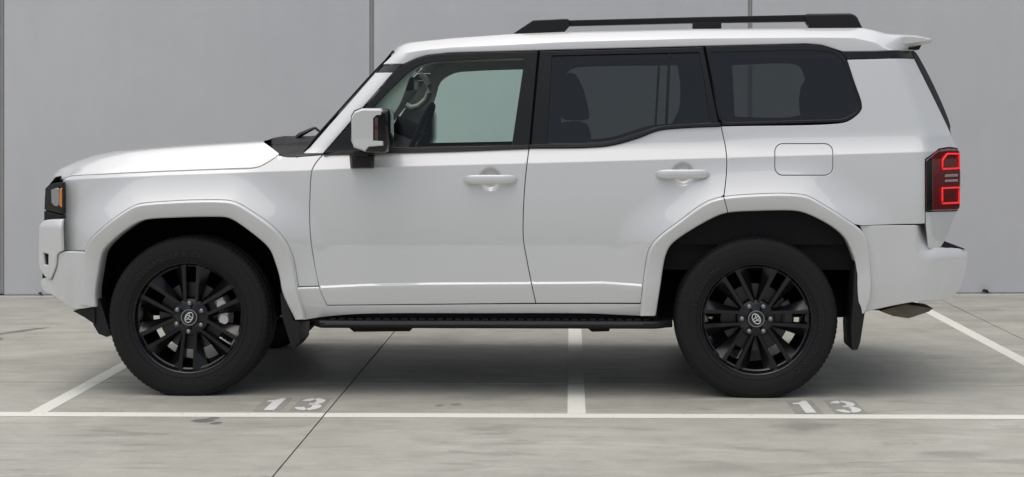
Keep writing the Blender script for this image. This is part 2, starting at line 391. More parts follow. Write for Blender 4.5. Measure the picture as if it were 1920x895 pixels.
FLF_O = atl([(147, 570), (149, 557), (150.6, 520), (155.7, 471), (164, 454.7), (184, 434.5), (227.7, 401), (254.5, 385), (268, 381.6), (325, 376.9), (375, 375), (425.5, 375.5), (442, 378.6), (462, 388.6), (509, 421), (526, 438), (539.5, 458), (549.6, 485), (554.6, 511.6), (558, 535), (571, 599)], .985)
FLF_I = atl([(177, 577), (176, 550), (180, 520), (189, 478), (197.6, 464.7), (227.7, 438), (258, 417.8), (274.7, 412), (341.7, 407.7), (408.8, 406.7), (425.5, 407.7), (439, 412.8), (489, 449.6), (506, 468), (516, 495), (522.7, 520), (528, 548), (551, 601)], .985)
FLR_O = atl([(1199, 593), (1201.6, 568.6), (1208.8, 508.6), (1218, 465), (1233, 446), (1276, 412.5), (1309.7, 387), (1333.8, 374.5), (1357.8, 369), (1410.7, 364.4), (1478, 363), (1511.6, 366.8), (1535.6, 378.8), (1588.5, 412.5), (1617, 434), (1629, 460.5), (1634, 508.6), (1634, 556.6), (1622, 588)], .985)
FLR_I = atl([(1230, 593), (1237.7, 542), (1249.7, 475), (1261.7, 455.7), (1338.6, 407.7), (1362.6, 399.5), (1420, 395.7), (1492, 395.7), (1511.6, 400.5), (1554.8, 422), (1583.7, 446), (1598, 475), (1603, 489.4), (1607, 530), (1608, 589)], .985)
FLF_O, FLF_I, FLR_O, FLR_I = [catmull(q, .02) for q in (FLF_O, FLF_I, FLR_O, FLR_I)]

def inside(x, z, poly):
    p = np.array(poly); r_ = np.zeros(x.shape, bool); q = np.roll(p, -1, 0)
    if x.size < 400:
        e = (p[:, 1] > z[:, None]) != (q[:, 1] > z[:, None]); dz_ = np.where(q[:, 1] == p[:, 1], 1, q[:, 1] - p[:, 1])
        return (e & (x[:, None] < (q[:, 0] - p[:, 0]) * (z[:, None] - p[:, 1]) / dz_ + p[:, 0])).sum(1) % 2 == 1
    for (ax, az_), (bx, bz) in zip(p, q):
        if az_ == bz: continue
        c = (az_ > z) != (bz > z); r_ ^= c & (x < (bx - ax) * (z - az_) / (bz - az_) + ax)
    return r_
def poly_dist(x, z, poly):
    p = np.asarray(poly, float); sh = x.shape; x = np.ravel(x); z = np.ravel(z); out = np.empty(x.shape)
    a = p[:-1]; ab = p[1:] - a; l2 = (ab**2).sum(1) + 1e-12
    for k in range(0, len(x), 20000):
        dx = x[k:k + 20000, None] - a[:, 0]; dz = z[k:k + 20000, None] - a[:, 1]
        tt = np.clip((dx * ab[:, 0] + dz * ab[:, 1]) / l2, 0, 1)
        out[k:k + 20000] = np.sqrt(((dx - tt * ab[:, 0])**2 + (dz - tt * ab[:, 1])**2).min(1))
    return out.reshape(sh)
_zc = np.array(atl([(60, 343), (160, 336), (308, 329), (576, 320), (747, 313), (985, 307), (1361, 296.5), (1685, 287), (1800, 283)], .943))
_lc = np.array(atl([(500, 539), (598, 537), (687, 533), (814, 530.5), (1000, 529.5), (1130, 528.5), (1204, 533), (1300, 536)], .945))
XF = at(178, 400, .95)[0]; X_Q = at(1356, 300, .93)[0]
_xr = np.array([at(1735, 420, .93), at(1737, 300, .93), at(1740, 252, .91), at(1688, 114, .84), at(1670, 60, .8)])
_xa = np.array([at(560, 330, .90), at(592, 286, .88), at(722, 135, .80), at(772, 78, .78)])
DENTS = [(at(919, 337, .945), .062, .062), (at(1281, 327, .945), .062, .062)]
def S(x, z, dents=True):
    """outer skin of the body side: half width at a point of the side view"""
    scalar = np.ndim(x) == 0; x = np.atleast_1d(np.asarray(x, float)); z = np.atleast_1d(np.asarray(z, float))
    dz = np.interp(x, _zc[:, 0], _zc[:, 1]) - 1.166
    zu = z - dz * ss(.7, 1.05, z)
    g = .876 - (zu - 1.24) * .17 - .06 * np.clip(zu - 1.24, 0, 1)**2
    zc_ = 1.166 + dz; sh = .957 - .085 * (zc_ - .55)**2 - (zu - 1.166) * .62
    kq = .010 + .014 * ss(X_Q - .1, X_Q + .25, x)
    up = smax(g, sh, kq)
    main = .957 - .085 * (z - .55)**2
    b = smin(up, main, .0014)
    zl = np.interp(x, _lc[:, 0], _lc[:, 1]); dl = z - zl
    b = b + .012 * (1 - ss(-.0085, .004, dl)) - .10 * np.clip(-dl - .02, 0, 1) - .35 * splus(.455 - z, .01)
    # swelling towards the wheel arches
    for fl, amp, hi in ((FLF_O, .058, 1.0), (FLR_O, .052, 1.0)):
        near = (np.abs(x - fl[len(fl) // 2][0]) < .85) & (z < 1.2)
        d = np.full(x.shape, 9.); d[near] = poly_dist(x[near], z[near], np.array(fl)[::2])
        d[near] = np.where(inside(x[near], z[near], fl[::4]), 0, d[near])
        f_ = np.clip(1 - d / .19, 0, 1)**2
        b = b + amp * f_ * (.25 + .75 * ss(.62, .95, z)) * ss(.42, .56, z)
    # plan view: round the corners in
    b = b - .42 * splus(XF - x, .03)
    xr = np.interp(z, _xr[::-1, 1][::-1] if _xr[0, 1] > _xr[-1, 1] else _xr[:, 1], _xr[::-1, 0][::-1] if _xr[0, 1] > _xr[-1, 1] else _xr[:, 0])
    b = b - 1.15 * splus(x - xr, .016)
    xa = np.interp(z, _xa[:, 1], _xa[:, 0]); b = b - .85 * splus(xa - x, .015) * ss(1.20, 1.26, z) * (x < .3)
    if dents:
        for (cx, cz), rx, rz in DENTS:
            rr = ((x - cx) / rx)**2 + ((z - cz) / rz)**2; b = b - .020 * ss(0, .75, 1 - rr)
    return b[0] if scalar else b
def on(pts, f=None, off=0.):
    f = f or S; out = []
    for a, b in pts:
        wd = .93
        for _ in range(6): x, z = at(a, b, wd); wd = float(f(x, z)) + off
        out.append((x, z))
    return out
def chain(*runs, f=None, step=.014, smooth=True):
    """join several measured runs into one closed outline; each run is smoothed by itself"""
    out = []
    for r_ in runs:
        q = r_ if (isinstance(r_, tuple) and r_[0] == 'xz') else None
        pts = q[1] if q else on(r_, f)
        pts = catmull(pts, step)
        if out and math.dist(out[-1], pts[0]) < .003: pts = pts[1:]
        elif out:
            gap = catmull([out[-1], pts[0]], step); out += gap[1:-1]
        out += pts
    if math.dist(out[0], out[-1]) < .003: out.pop()
    else: out += catmull([out[-1], out[0]], step)[1:-1]
    a = sum(out[i][0] * out[(i + 1) % len(out)][1] - out[(i + 1) % len(out)][0] * out[i][1] for i in range(len(out)))
    return out if a > 0 else out[::-1]
def inset(poly, d):
    p = np.array(poly); e = np.roll(p, -1, 0) - p; e /= np.linalg.norm(e, axis=1)[:, None] + 1e-12
    n = np.stack([-e[:, 1], e[:, 0]], 1); n1 = np.roll(n, 1, 0); m_ = n + n1; l = np.linalg.norm(m_, axis=1)[:, None]
    m_ = np.where(l > .2, m_ / np.maximum(l, .2), n); c = np.clip((m_ * n).sum(1), .45, 1)[:, None]
    return p + m_ * d / c, m_
def panel(name, outline, mat, parent, f=None, off=0., holes=(), grid=.022, gap=.0022, thick=.018, roll=.0025, extra=None, sides=(1,), crease=True):
    """sheet lying on the surface f, with rolled edges; sides: 1 near, -1 far. Returns the objects"""
    f = f or S
    V = []; N = []; Fc = []
    loops = []
    for k, ol in enumerate([outline] + list(holes)):
        s_ = 1 if k == 0 else -1
        r0, nn = inset(ol, s_ * (gap + roll)); r1, _ = inset(ol, s_ * gap); loops.append((r0, r1, nn * -s_))
    o0 = loops[0][0]; x0, z0 = o0.min(0); x1, z1 = o0.max(0)
    gx, gz = np.meshgrid(np.arange(x0 + grid / 2, x1, grid), np.arange(z0 + grid / 2, z1, grid)); gx = gx.ravel().copy(); gz = gz.ravel().copy()
    row = (np.round((gz - z0) / grid).astype(int) % 2) * grid / 2; gx += row
    if crease and f is S:
        zc0 = np.interp(gx, _zc[:, 0], _zc[:, 1]); zl0 = np.interp(gx, _lc[:, 0], _lc[:, 1])
        kp = (np.abs(gz - zc0 - .004) > .018) & (np.abs(gz - zl0) > .017); gx, gz = gx[kp], gz[kp]
        cx = np.arange(x0, x1, grid * .6); cz = np.interp(cx, _zc[:, 0], _zc[:, 1]); lz = np.interp(cx, _lc[:, 0], _lc[:, 1])
        for dd in (-.008, -.004, -.002, -.0006, .0008, .002, .004, .008, .018): gx = np.r_[gx, cx]; gz = np.r_[gz, cz + dd]
        for dd in (-.013, -.0085, -.004, 0., .004, .010): gx = np.r_[gx, cx]; gz = np.r_[gz, lz + dd]
        for (hx, hz), rx, rz in DENTS:
            if hx < x0 or hx > x1: continue
            aa, bb = np.meshgrid(np.arange(hx - rx, hx + rx, .006), np.arange(hz - rz, hz + rz, .006)); gx = np.r_[gx, aa.ravel()]; gz = np.r_[gz, bb.ravel()]
        for fl in (FLF_O, FLR_O):
            fa = np.array(fl)[::1]; cc_ = fa.mean(0)
            for kk in (.992, 1.008, 1.02, 1.04): gx = np.r_[gx, cc_[0] + (fa[:, 0] - cc_[0]) * kk]; gz = np.r_[gz, cc_[1] + (fa[:, 1] - cc_[1]) * kk]
    if extra is not None: gx = np.r_[gx, extra[0]]; gz = np.r_[gz, extra[1]]
    keep = inside(gx, gz, o0)
    for l in loops[1:]: keep &= ~inside(gx, gz, l[0])
    gx, gz = gx[keep], gz[keep]
    for l in loops:
        d = poly_dist(gx, gz, np.vstack([l[0], l[0][:1]])); k2 = d > .0045; gx, gz = gx[k2], gz[k2]
    pts = []; edges = []
    for l in loops:
        b = len(pts); n = len(l[0]); pts += [tuple(q) for q in l[0]]; edges += [(b + i, b + (i + 1) % n) for i in range(n)]
    pts += list(zip(gx, gz))
    res = delaunay_2d_cdt([Vector(q) for q in pts], edges, [], 0, 1e-6)
    P = np.array([tuple(q) for q in res[0]]); T = np.array([tuple(q) for q in res[2] if len(q) == 3])
    c = P[T].mean(1); k3 = inside(c[:, 0], c[:, 1], o0)
    for l in loops[1:]: k3 &= ~inside(c[:, 0], c[:, 1], l[0])
    T = T[k3]
    a2 = (P[T[:, 1], 0] - P[T[:, 0], 0]) * (P[T[:, 2], 1] - P[T[:, 0], 1]) - (P[T[:, 2], 0] - P[T[:, 0], 0]) * (P[T[:, 1], 1] - P[T[:, 0], 1])
    T[a2 < 0] = T[a2 < 0][:, ::-1]
    def nrm(x, z, e=.0012):
        gx_ = (f(x + e, z) - f(x - e, z)) / (2 * e); gz_ = (f(x, z + e) - f(x, z - e)) / (2 * e)
        n = np.stack([-gx_, -np.ones_like(gx_), -gz_], 1); return n / np.linalg.norm(n, axis=1)[:, None]
    W = f(P[:, 0], P[:, 1]) + off
    V = [np.stack([P[:, 0], -W, P[:, 1]], 1)]; N = [nrm(P[:, 0], P[:, 1])]; FF = [T]; nb = len(P); faces = [tuple(map(int, q)) for q in T]
    for r0, r1, out2 in loops:
        n = len(r0); w0 = f(r0[:, 0], r0[:, 1]) + off; w1 = f(r1[:, 0], r1[:, 1]) + off - roll * .8
        n0 = nrm(r0[:, 0], r0[:, 1]); o3 = np.stack([out2[:, 0], np.zeros(n), out2[:, 1]], 1)
        n1 = n0 + o3; n1 /= np.linalg.norm(n1, axis=1)[:, None] + 1e-9; nz = np.linalg.norm(o3, axis=1)[:, None]; o3 = o3 / np.maximum(nz, 1e-9)
        V += [np.stack([r0[:, 0], -w0, r0[:, 1]], 1), np.stack([r1[:, 0], -w1, r1[:, 1]], 1), np.stack([r1[:, 0], -(w1 - thick), r1[:, 1]], 1)]
        N += [n0, n1, o3]
        ccw = (np.roll(r0[:, 0], -1) * r0[:, 1] - r0[:, 0] * np.roll(r0[:, 1], -1)).sum() < 0
        hole = r0 is not loops[0][0]
        for i in range(n):
            j = (i + 1) % n
            for a in (0, 1):
                q = (nb + a * n + i, nb + (a + 1) * n + i, nb + (a + 1) * n + j, nb + a * n + j)
                faces.append(q[::-1] if (ccw == hole) else q)
        nb += 3 * n
    V = np.vstack(V); N = np.vstack(N); objs = []
    for sd_ in sides:
        v = V.copy(); n_ = N.copy(); fc = faces
        if sd_ < 0: v[:, 1] *= -1; n_[:, 1] *= -1; fc = [q[::-1] for q in faces]
        me = bpy.data.meshes.new('mesh'); me.from_pydata(v.tolist(), [], fc); me.update()
        me.polygons.foreach_set('use_smooth', [True] * len(me.polygons))
        me.normals_split_custom_set_from_vertices([tuple(q) for q in n_])
        par = parent[0 if sd_ > 0 else 1] if isinstance(parent, (list, tuple)) else parent
        objs.append(link(name, me, mat, par))
    return objs
BOTH = (1, -1)
WC_F, WC_R = at(352, 605, .96), at(1419, 604.5, .96)
def shrink(pl, c, k): return [((x - c[0]) * k + c[0], (z - c[1]) * k + c[1]) for x, z in pl]
def cut(pl, x_lo, x_hi): return [q for q in pl if x_lo <= q[0] <= x_hi]

# ---- measured outlines shared by neighbouring panels
SHUT_A = [(606, 290), (596, 301), (585.5, 318), (581, 365), (581, 428), (585.5, 471), (598, 537), (613, 573)]
SHUT_B = [(992, 278), (984.5, 343), (981, 407), (981.5, 450), (988.7, 492), (997, 535), (1004.8, 569)]
SHUT_C = [(1352, 237), (1361, 280), (1362.4, 322), (1358, 366)]
HOOD = [(118, 341), (122, 334), (134, 330.3), (207.6, 326.3), (308, 321.6), (408.8, 317.9), (475.8, 315.5), (489, 312), (509, 300.5), (522.7, 291)]
BELT_F = [(606, 290), (700, 287), (845, 283), (992, 278)]
BELT_R = [(992, 278), (1107.6, 276.4), (1147.8, 272.5), (1194.7, 259.7), (1235, 245), (1275, 240.6), (1352, 237)]
fo = shrink(FLF_O, WC_F, .9985); ro = shrink(FLR_O, WC_R, .9985)
X118 = on([(118, 400)])[0][0]
# front fender
fen_arch = [q for q in fo if q[1] > on([(150, 471)])[0][1] or q[0] > WC_F[0]]; fen_arch = [q for q in fen_arch if q[1] > on([(560, 538)])[0][1]]
ol = chain([(118, 341), (118, 471)], [(118, 471), (158, 471)], ('xz', fen_arch[::3] + [fen_arch[-1]]), [(561, 538), (598, 537)], SHUT_A[:-1][::-1], [(606, 290), (560, 294), (535, 294), (522.7, 291)], HOOD[::-1])
panel('front_fender', ol, 'paint', car, sides=BOTH)
# rocker with the piece behind the front wheel
ol = chain([(598, 537), (613, 573)], [(613, 573), (1003, 570), (1199, 570), (1228, 570)], [(1228, 570), (1228, 594)], [(1228, 594), (1161, 591.5), (1107, 589), (888, 588.5), (669, 590), (600, 596), (568, 601)], [(568, 601), (557, 538)], [(557, 538), (598, 537)])
panel('rocker_panel', ol, 'paint', car, sides=BOTH)
# front door
ol = chain(SHUT_A, [(613, 573), (1004.8, 569)], SHUT_B[::-1], BELT_F[::-1])
fdoor = panel('front_door', ol, 'paint', car, sides=BOTH)
# rear door
arch_d = [q for q in ro if q[0] < X_Q and q[1] > on([(1200, 569)])[0][1]]
ol = chain(SHUT_B, [(1004.8, 569), (1199, 569)], ('xz', arch_d[::3] + [arch_d[-1]]), SHUT_C[::-1], BELT_R[::-1])
rdoor = panel('rear_door', ol, 'paint', car, sides=BOTH)
# rear quarter with the fuel flap (near side only carries the flap)
QW = [(1352, 237), (1581.5, 230), (1595, 224.5), (1611.7, 211), (1616, 202.7), (1615, 192.6), (1601.6, 154), (1588, 112)]
arch_q = [q for q in ro if q[0] > X_Q and not (q[0] > WC_R[0] and q[1] < on([(1613, 424)])[0][1])]
def rrect(x0, y0, x1, y1, r_, n=5):
    q = []
    for cx, cy, a in ((x1 - r_, y0 + r_, -90), (x1 - r_, y1 - r_, 0), (x0 + r_, y1 - r_, 90), (x0 + r_, y0 + r_, 180)):
        q += [(cx + r_ * math.cos(R(a + 90 * i / n)), cy + r_ * math.sin(R(a + 90 * i / n))) for i in range(n + 1)]
    return q
flap = chain(*[[a, b] for a, b in zip(rrect(1453, 270, 1561.5, 329, 15), rrect(1453, 270, 1561.5, 329, 15)[1:])])
ol = chain(QW[:5], QW[4:], [(1588, 112), (1714.5, 110)], [(1714.5, 110), (1780, 244), (1787, 262), (1797, 279)], [(1797, 279), (1780, 276.8), (1760.7, 279.8)], [(1760.7, 279.8), (1735, 299)], [(1735, 299), (1735, 420)], [(1735, 420), (1617, 424)], ('xz', arch_q[::-1][::3] + [arch_q[0]]), SHUT_C[::-1])
quarter = panel('rear_quarter_panel', ol, 'paint', car, holes=[flap], sides=(1,)) + panel('rear_quarter_panel', ol, 'paint', car, sides=(-1,))
panel('fuel_flap', flap, 'paint', quarter[0], gap=.0018)
# lower corner under the tail lamp
ol = chain([(1736, 397.5), (1794, 396.5)], [(1794, 396.5), (1774, 447), (1764, 464)], [(1764, 464), (1741, 466)], [(1741, 466), (1736, 419)], [(1736, 419), (1736, 397.5)])
panel('rear_corner_panel', ol, 'paint', car, sides=BOTH, gap=.0008, roll=.002)
# A pillar, black strip above it, roof-side strip at the back
ol = chain([(568, 288.5), (606, 288.5)], [(607, 287), (738, 136)], [(738, 136), (704, 136)], [(704, 136), (568, 288)])
panel('windscreen_pillar', ol, 'paint', car, off=.004, sides=BOTH)
ol = chain([(703, 137), (738, 137)], [(738, 137), (759, 121)], [(759, 121), (720, 122)], [(720, 122), (703, 137)])
panel('pillar_strip', ol, 'gloss', car, off=-.004, sides=BOTH)
ol = chain([(1576, 97), (1709, 95)], [(1709, 95), (1715, 110)], [(1715, 110), (1588, 112)], [(1588, 112), (1576, 97)])
panel('quarter_strip', ol, 'gloss', car, off=-.003, sides=BOTH)
ol = chain([(1709, 94), (1717, 97), (1783, 238), (1780, 247)], [(1780, 247), (1714.5, 110)], [(1714.5, 110), (1709, 94)])
panel('tailgate_trim', ol, 'satin', car, off=-.003, sides=BOTH, grid=.01)
# cowl trim along the fender top
ol = chain([(521, 287), (606, 287)], [(606, 287), (606, 291)], [(606, 291), (545, 294.5), (532, 293.5), (521, 288)])
panel('cowl_trim', ol, 'satin', car, off=.002, sides=BOTH, grid=.01, gap=.0005, roll=.001)

# ---- wheel arch flares
def flare(name, O, I, parent_pick, x_lo=-9, x_hi=9, sides=BOTH):
    n = 90; o_, i_ = resample(O, n), resample(I, n); sw = S(o_[:, 0], o_[:, 1])
    face = np.maximum(sw + .005, .962)
    k_ = np.ones(7) / 7; face = np.convolve(np.pad(face, 3, mode='edge'), k_, 'valid')
    prof = [(0, -.03), (.004, -.004), (.035, .0015), (.085, .0085), (.115, .0115), (.145, .0125), (.2, .0122), (.5, .008), (.88, .001), (.955, -.003), (1, -.010), (1, -.06), (1.0, -.10)]
    rows = []; allr = np.array([[(*(o_[k] + (i_[k] - o_[k]) * a), face[k] + b) for a, b in prof] for k in range(n)])
    for k in range(n):
        if x_lo <= o_[k, 0] <= x_hi: rows.append(allr[k])
        for xc in (x_lo, x_hi):
            if k + 1 < n and (o_[k, 0] - xc) * (o_[k + 1, 0] - xc) < 0 and o_[k, 1] > .9:
                t_ = (xc - o_[k, 0]) / (o_[k + 1, 0] - o_[k, 0]); q = allr[k] + (allr[k + 1] - allr[k]) * t_
                rows.append(q)
    rows = [[(x, -wd, z) for x, z, wd in r_] for r_ in rows]
    res = []
    for sd_ in sides:
        mb = MB(); mb.grid(rows, flip=True); mb.add(rows[0], [tuple(range(len(prof)))]); mb.add(rows[-1], [tuple(range(len(prof)))[::-1]])
        res.append(mb.build(name, 'paint', parent_pick, smooth=38, mirror=sd_ < 0))
    return res
flare('front_arch_flare', FLF_O, FLF_I, car)
xs_ = at(1356.5, 385, .985)[0]
flare('rear_arch_flare', FLR_O, FLR_I, car, x_hi=xs_ - .0022); flare('rear_arch_flare', FLR_O, FLR_I, car, x_lo=xs_ + .0022)

# ---- glazing and window frames (they lie on the same skin, above the belt)
DLO_F = [(606, 288), (660.5, 228), (704, 177.5), (737.6, 136), (761, 120.5), (781, 110.5), (801, 104.5), (845, 100.5), (1009, 96)]
B_F = [(1009, 96), (992.5, 278)]; B_R = [(1012, 96), (995, 278)]
GLASS_F = [(694, 281), (694, 210), (704, 197.6), (747.7, 154), (767.8, 135.6), (794.6, 121), (845, 115.5), (983, 109)]
ol = chain(DLO_F, B_F, [(992.5, 278), (845, 283), (700, 287), (606, 288)])
hole_f = chain([(694, 277), (694, 209)], [(694, 209), (704, 197.6), (747.7, 154), (767.8, 135.6), (794.6, 121), (845, 115.5), (983, 109)], [(983, 109), (959, 272)], [(959, 272), (694, 277)])
panel('window_frame', ol, 'satin', fdoor, off=.003, holes=[hole_f], sides=BOTH, grid=.03, roll=.003, thick=.02)
panel('window_glass', hole_f, 'glass', fdoor, off=-.010, sides=BOTH, gap=-.006, thick=.0005, roll=.0005, grid=.05)
ol = chain([(606, 291), (845, 284.5), (992, 279)], [(992, 279), (992, 271.5)], [(992, 271.5), (845, 276), (640, 283)], [(640, 283), (606, 291)])
panel('belt_moulding', ol, 'plastic', fdoor, off=.011, sides=BOTH, grid=.02, roll=.003, gap=.001)
R_TOP = [(1012, 96), (1150, 92.5), (1319, 88)]; R_C = [(1319, 88), (1333, 160), (1349, 236)]
ol = chain(R_TOP, R_C, BELT_R[::-1][:-1] + [(995, 278)], B_R[::-1])
gl_b = [(1027, 268), (1107.6, 267), (1147.8, 263), (1194.7, 249), (1235, 237), (1275, 233), (1330, 230)]
hole_r = chain([(1310, 99), (1036, 105.5)], [(1036, 105.5), (1027, 268)], gl_b, [(1330, 230), (1321, 160), (1310, 99)])
panel('window_frame', ol, 'satin', rdoor, off=.003, holes=[hole_r], sides=BOTH, grid=.03, roll=.003, thick=.02)
panel('window_glass', hole_r, 'dark_glass', rdoor, off=-.010, sides=BOTH, gap=-.006, thick=.0005, roll=.0005, grid=.05)
ol = chain([(1252, 96), (1259, 96)], [(1259, 96), (1252.5, 243)], [(1252.5, 243), (1245.5, 243)], [(1245.5, 243), (1252, 96)])
panel('window_divider', ol, 'satin', rdoor, off=-.004, sides=BOTH, grid=.02, roll=.002)
ol = chain(BELT_R, [(1352, 237), (1351, 230.5)], [(b[0], b[1] - 7) for b in BELT_R[::-1]])
panel('belt_moulding', ol, 'plastic', rdoor, off=.011, sides=BOTH, grid=.02, roll=.003, gap=.001)
QO = [(1322, 87), (1514.5, 83.5), (1541, 86), (1564.7, 93.5), (1579.8, 101), (1588, 112), (1601.6, 154), (1615, 192.6), (1616, 202.7), (1611.7, 211), (1595, 224.5), (1581.5, 229.5), (1353.6, 236.5)]
ol = chain(QO[:6], QO[5:8], QO[7:12], [(1581.5, 229.5), (1353.6, 236.5)], [(1353.6, 236.5), (1337, 160), (1322, 87)])
hole_q = chain([(1331, 99), (1540, 97), (1562, 101), (1574, 108)], [(1574, 108), (1583, 122), (1608, 195), (1606, 207), (1590, 218), (1576, 223)], [(1576, 223), (1362, 229.5)], [(1362, 229.5), (1352, 224), (1331, 99)])
panel('quarter_window_frame', ol, 'satin', quarter, off=.002, holes=[hole_q], sides=BOTH, grid=.03, roll=.003, thick=.02)
panel('quarter_window_glass', hole_q, 'dark_glass', quarter, off=-.003, sides=BOTH, gap=-.006, thick=.0005, roll=.0005, grid=.05)

# ---- roof: rows from the side gutter (A) over the edge crease (B) to the crown
def prof_line(pts, wd=None, f=None, off=0.):
    q = np.array(sorted(on(pts, f, off) if wd is None else atl(pts, wd))); return q
RA = prof_line([(719, 122), (757, 121), (781, 110), (801, 104), (845, 99.5), (1009, 95), (1319, 87), (1514, 82.5), (1541, 85), (1565, 92.5), (1580, 97.5), (1640, 97), (1712, 95.5)])
RB = prof_line([(733, 104), (757, 100), (800, 93.5), (845, 89), (962, 83.7), (1059, 79), (1300, 72.5), (1520, 70.5), (1601, 71.5), (1640, 80), (1668, 92), (1711, 93.5)], .785)
RC = prof_line([(741, 95), (751, 85.5), (768, 80), (790, 77.5), (845, 72), (962, 63.8), (1060, 60), (1300, 54.5), (1500, 53), (1615, 52.5), (1640, 57), (1668, 66), (1712, 72)], .70)
us = np.r_[np.linspace(0, .12, 16)[:-1], np.linspace(.12, .82, 50)[:-1], np.linspace(.82, 1, 24)]
roof_rows = []
def rowpts(line, wfun, u): x = line[0, 0] + (line[-1, 0] - line[0, 0]) * u; z = np.interp(x, line[:, 0], line[:, 1]); return x, z, wfun(x, z)
for u in us:
    xa_, za_, wa = rowpts(RA, lambda x, z: float(S(x, z)), u); xb_, zb_, _ = rowpts(RB, lambda x, z: .785, u); xc_, zc_, _ = rowpts(RC, lambda x, z: .70, u)
    wb_ = min(wa - .004, float(S(xb_, min(zb_, 1.80))) + .006)
    fr_ = -.10 * (1 - ss(0, .5, u))
    base = [(xa_, wa - .035, za_ + .002), (xa_, wa - .004, za_ + .001), (xa_, wa + .001, za_ + .005), (xa_ * .5 + xb_ * .5, wa * .5 + wb_ * .5 + .003, za_ * .5 + zb_ * .5), (xb_, wb_, zb_)]
    mid_ = [(xb_ + (xc_ - xb_) * k, wb_ + (.70 - wb_) * k, zb_ + (zc_ - zb_) * (1 - (1 - k)**1.25)) for k in (.03, .2, .45, .72, .9)]
    top = [(xc_, .70, zc_)] + [(xc_ + fr_ * (1 - (q / .7)**2), q, zc_ + .012 * (1 - (q / .7)**2)) for q in (.58, .44, .28, .12, 0)]
    half = base + mid_ + top
    roof_rows.append([(x, -wd, z) for x, wd, z in half] + [(x, wd, z) for x, wd, z in half[-2::-1]])
mb = MB(); mb.grid(roof_rows, flip=True); roof = mb.build('roof', 'paint', car, smooth=24)

# spoiler over the tailgate
sp = atl([(1632, 58), (1669, 64), (1719, 66.5), (1744, 72), (1748, 75), (1747, 80), (1709, 88.5), (1650, 92)], .66)
mb = MB(); rows = []
for y, k, dx in [(-.70, .55, -.03), (-.685, .85, -.008), (-.66, 1, 0), (-.4, 1, .02), (0, 1, .03), (.4, 1, .02), (.66, 1, 0), (.685, .85, -.008), (.70, .55, -.03)]:
    zc0 = sum(q[1] for q in sp) / len(sp)
    r_ = [(x + dx * (x > sp[1][0]), y, zc0 + (z - zc0) * k) for x, z in sp]; rows.append(r_ + [r_[0]])
mb.grid(rows); n_ = len(rows[0]); mb.add(rows[0][:-1], [tuple(range(n_ - 1))]); mb.add(rows[-1][:-1], [tuple(range(n_ - 1))[::-1]])
spoiler = mb.build('rear_spoiler', 'paint', car, smooth=40, fixnormals=True)
mb = MB(); q = atl([(1709, 90), (1731, 84), (1726, 93), (1709, 95)], .66); prism(q, -.62, .62, mb); mb.build('brake_lamp_housing', 'gloss', spoiler, fixnormals=True)

# ---- roof rails
for sd_ in BOTH:
    wl = .655
    foot_f = atl([(962, 64.5), (1000, 39), (1064, 36.2), (1069, 39.5), (1068, 49), (1057, 61), (1057, 66), (964, 67)], wl)
    foot_r = atl([(1507, 28.5), (1513, 26.6), (1595, 26), (1605, 31.5), (1615, 53), (1615, 57), (1518, 57), (1517, 50), (1510, 43)], wl)
    bar = atl([(1066, 38.8), (1290, 33), (1510, 28.4), (1512, 41.5), (1290, 44.5), (1066, 50)], wl)
    midf = atl([(1298.6, 43), (1352, 42), (1352, 58), (1298.6, 58)], wl)
    y0, y1 = (-wl - .025, -wl + .025)
    mb = MB(); prism(bar, y0, y1, mb); rail = mb.build('roof_rail', 'satin', car, mirror=sd_ < 0, bevel=.006, seg=2)
    for q in (foot_f, foot_r): mb = MB(); prism(q, y0 - .012, y1 + .02, mb); mb.build('rail_foot', 'plastic', rail, mirror=sd_ < 0, bevel=.012, seg=1)
    mb = MB(); prism(midf, y0 - .004, y1 + .01, mb); mb.build('rail_support', 'plastic', rail, mirror=sd_ < 0, bevel=.003)

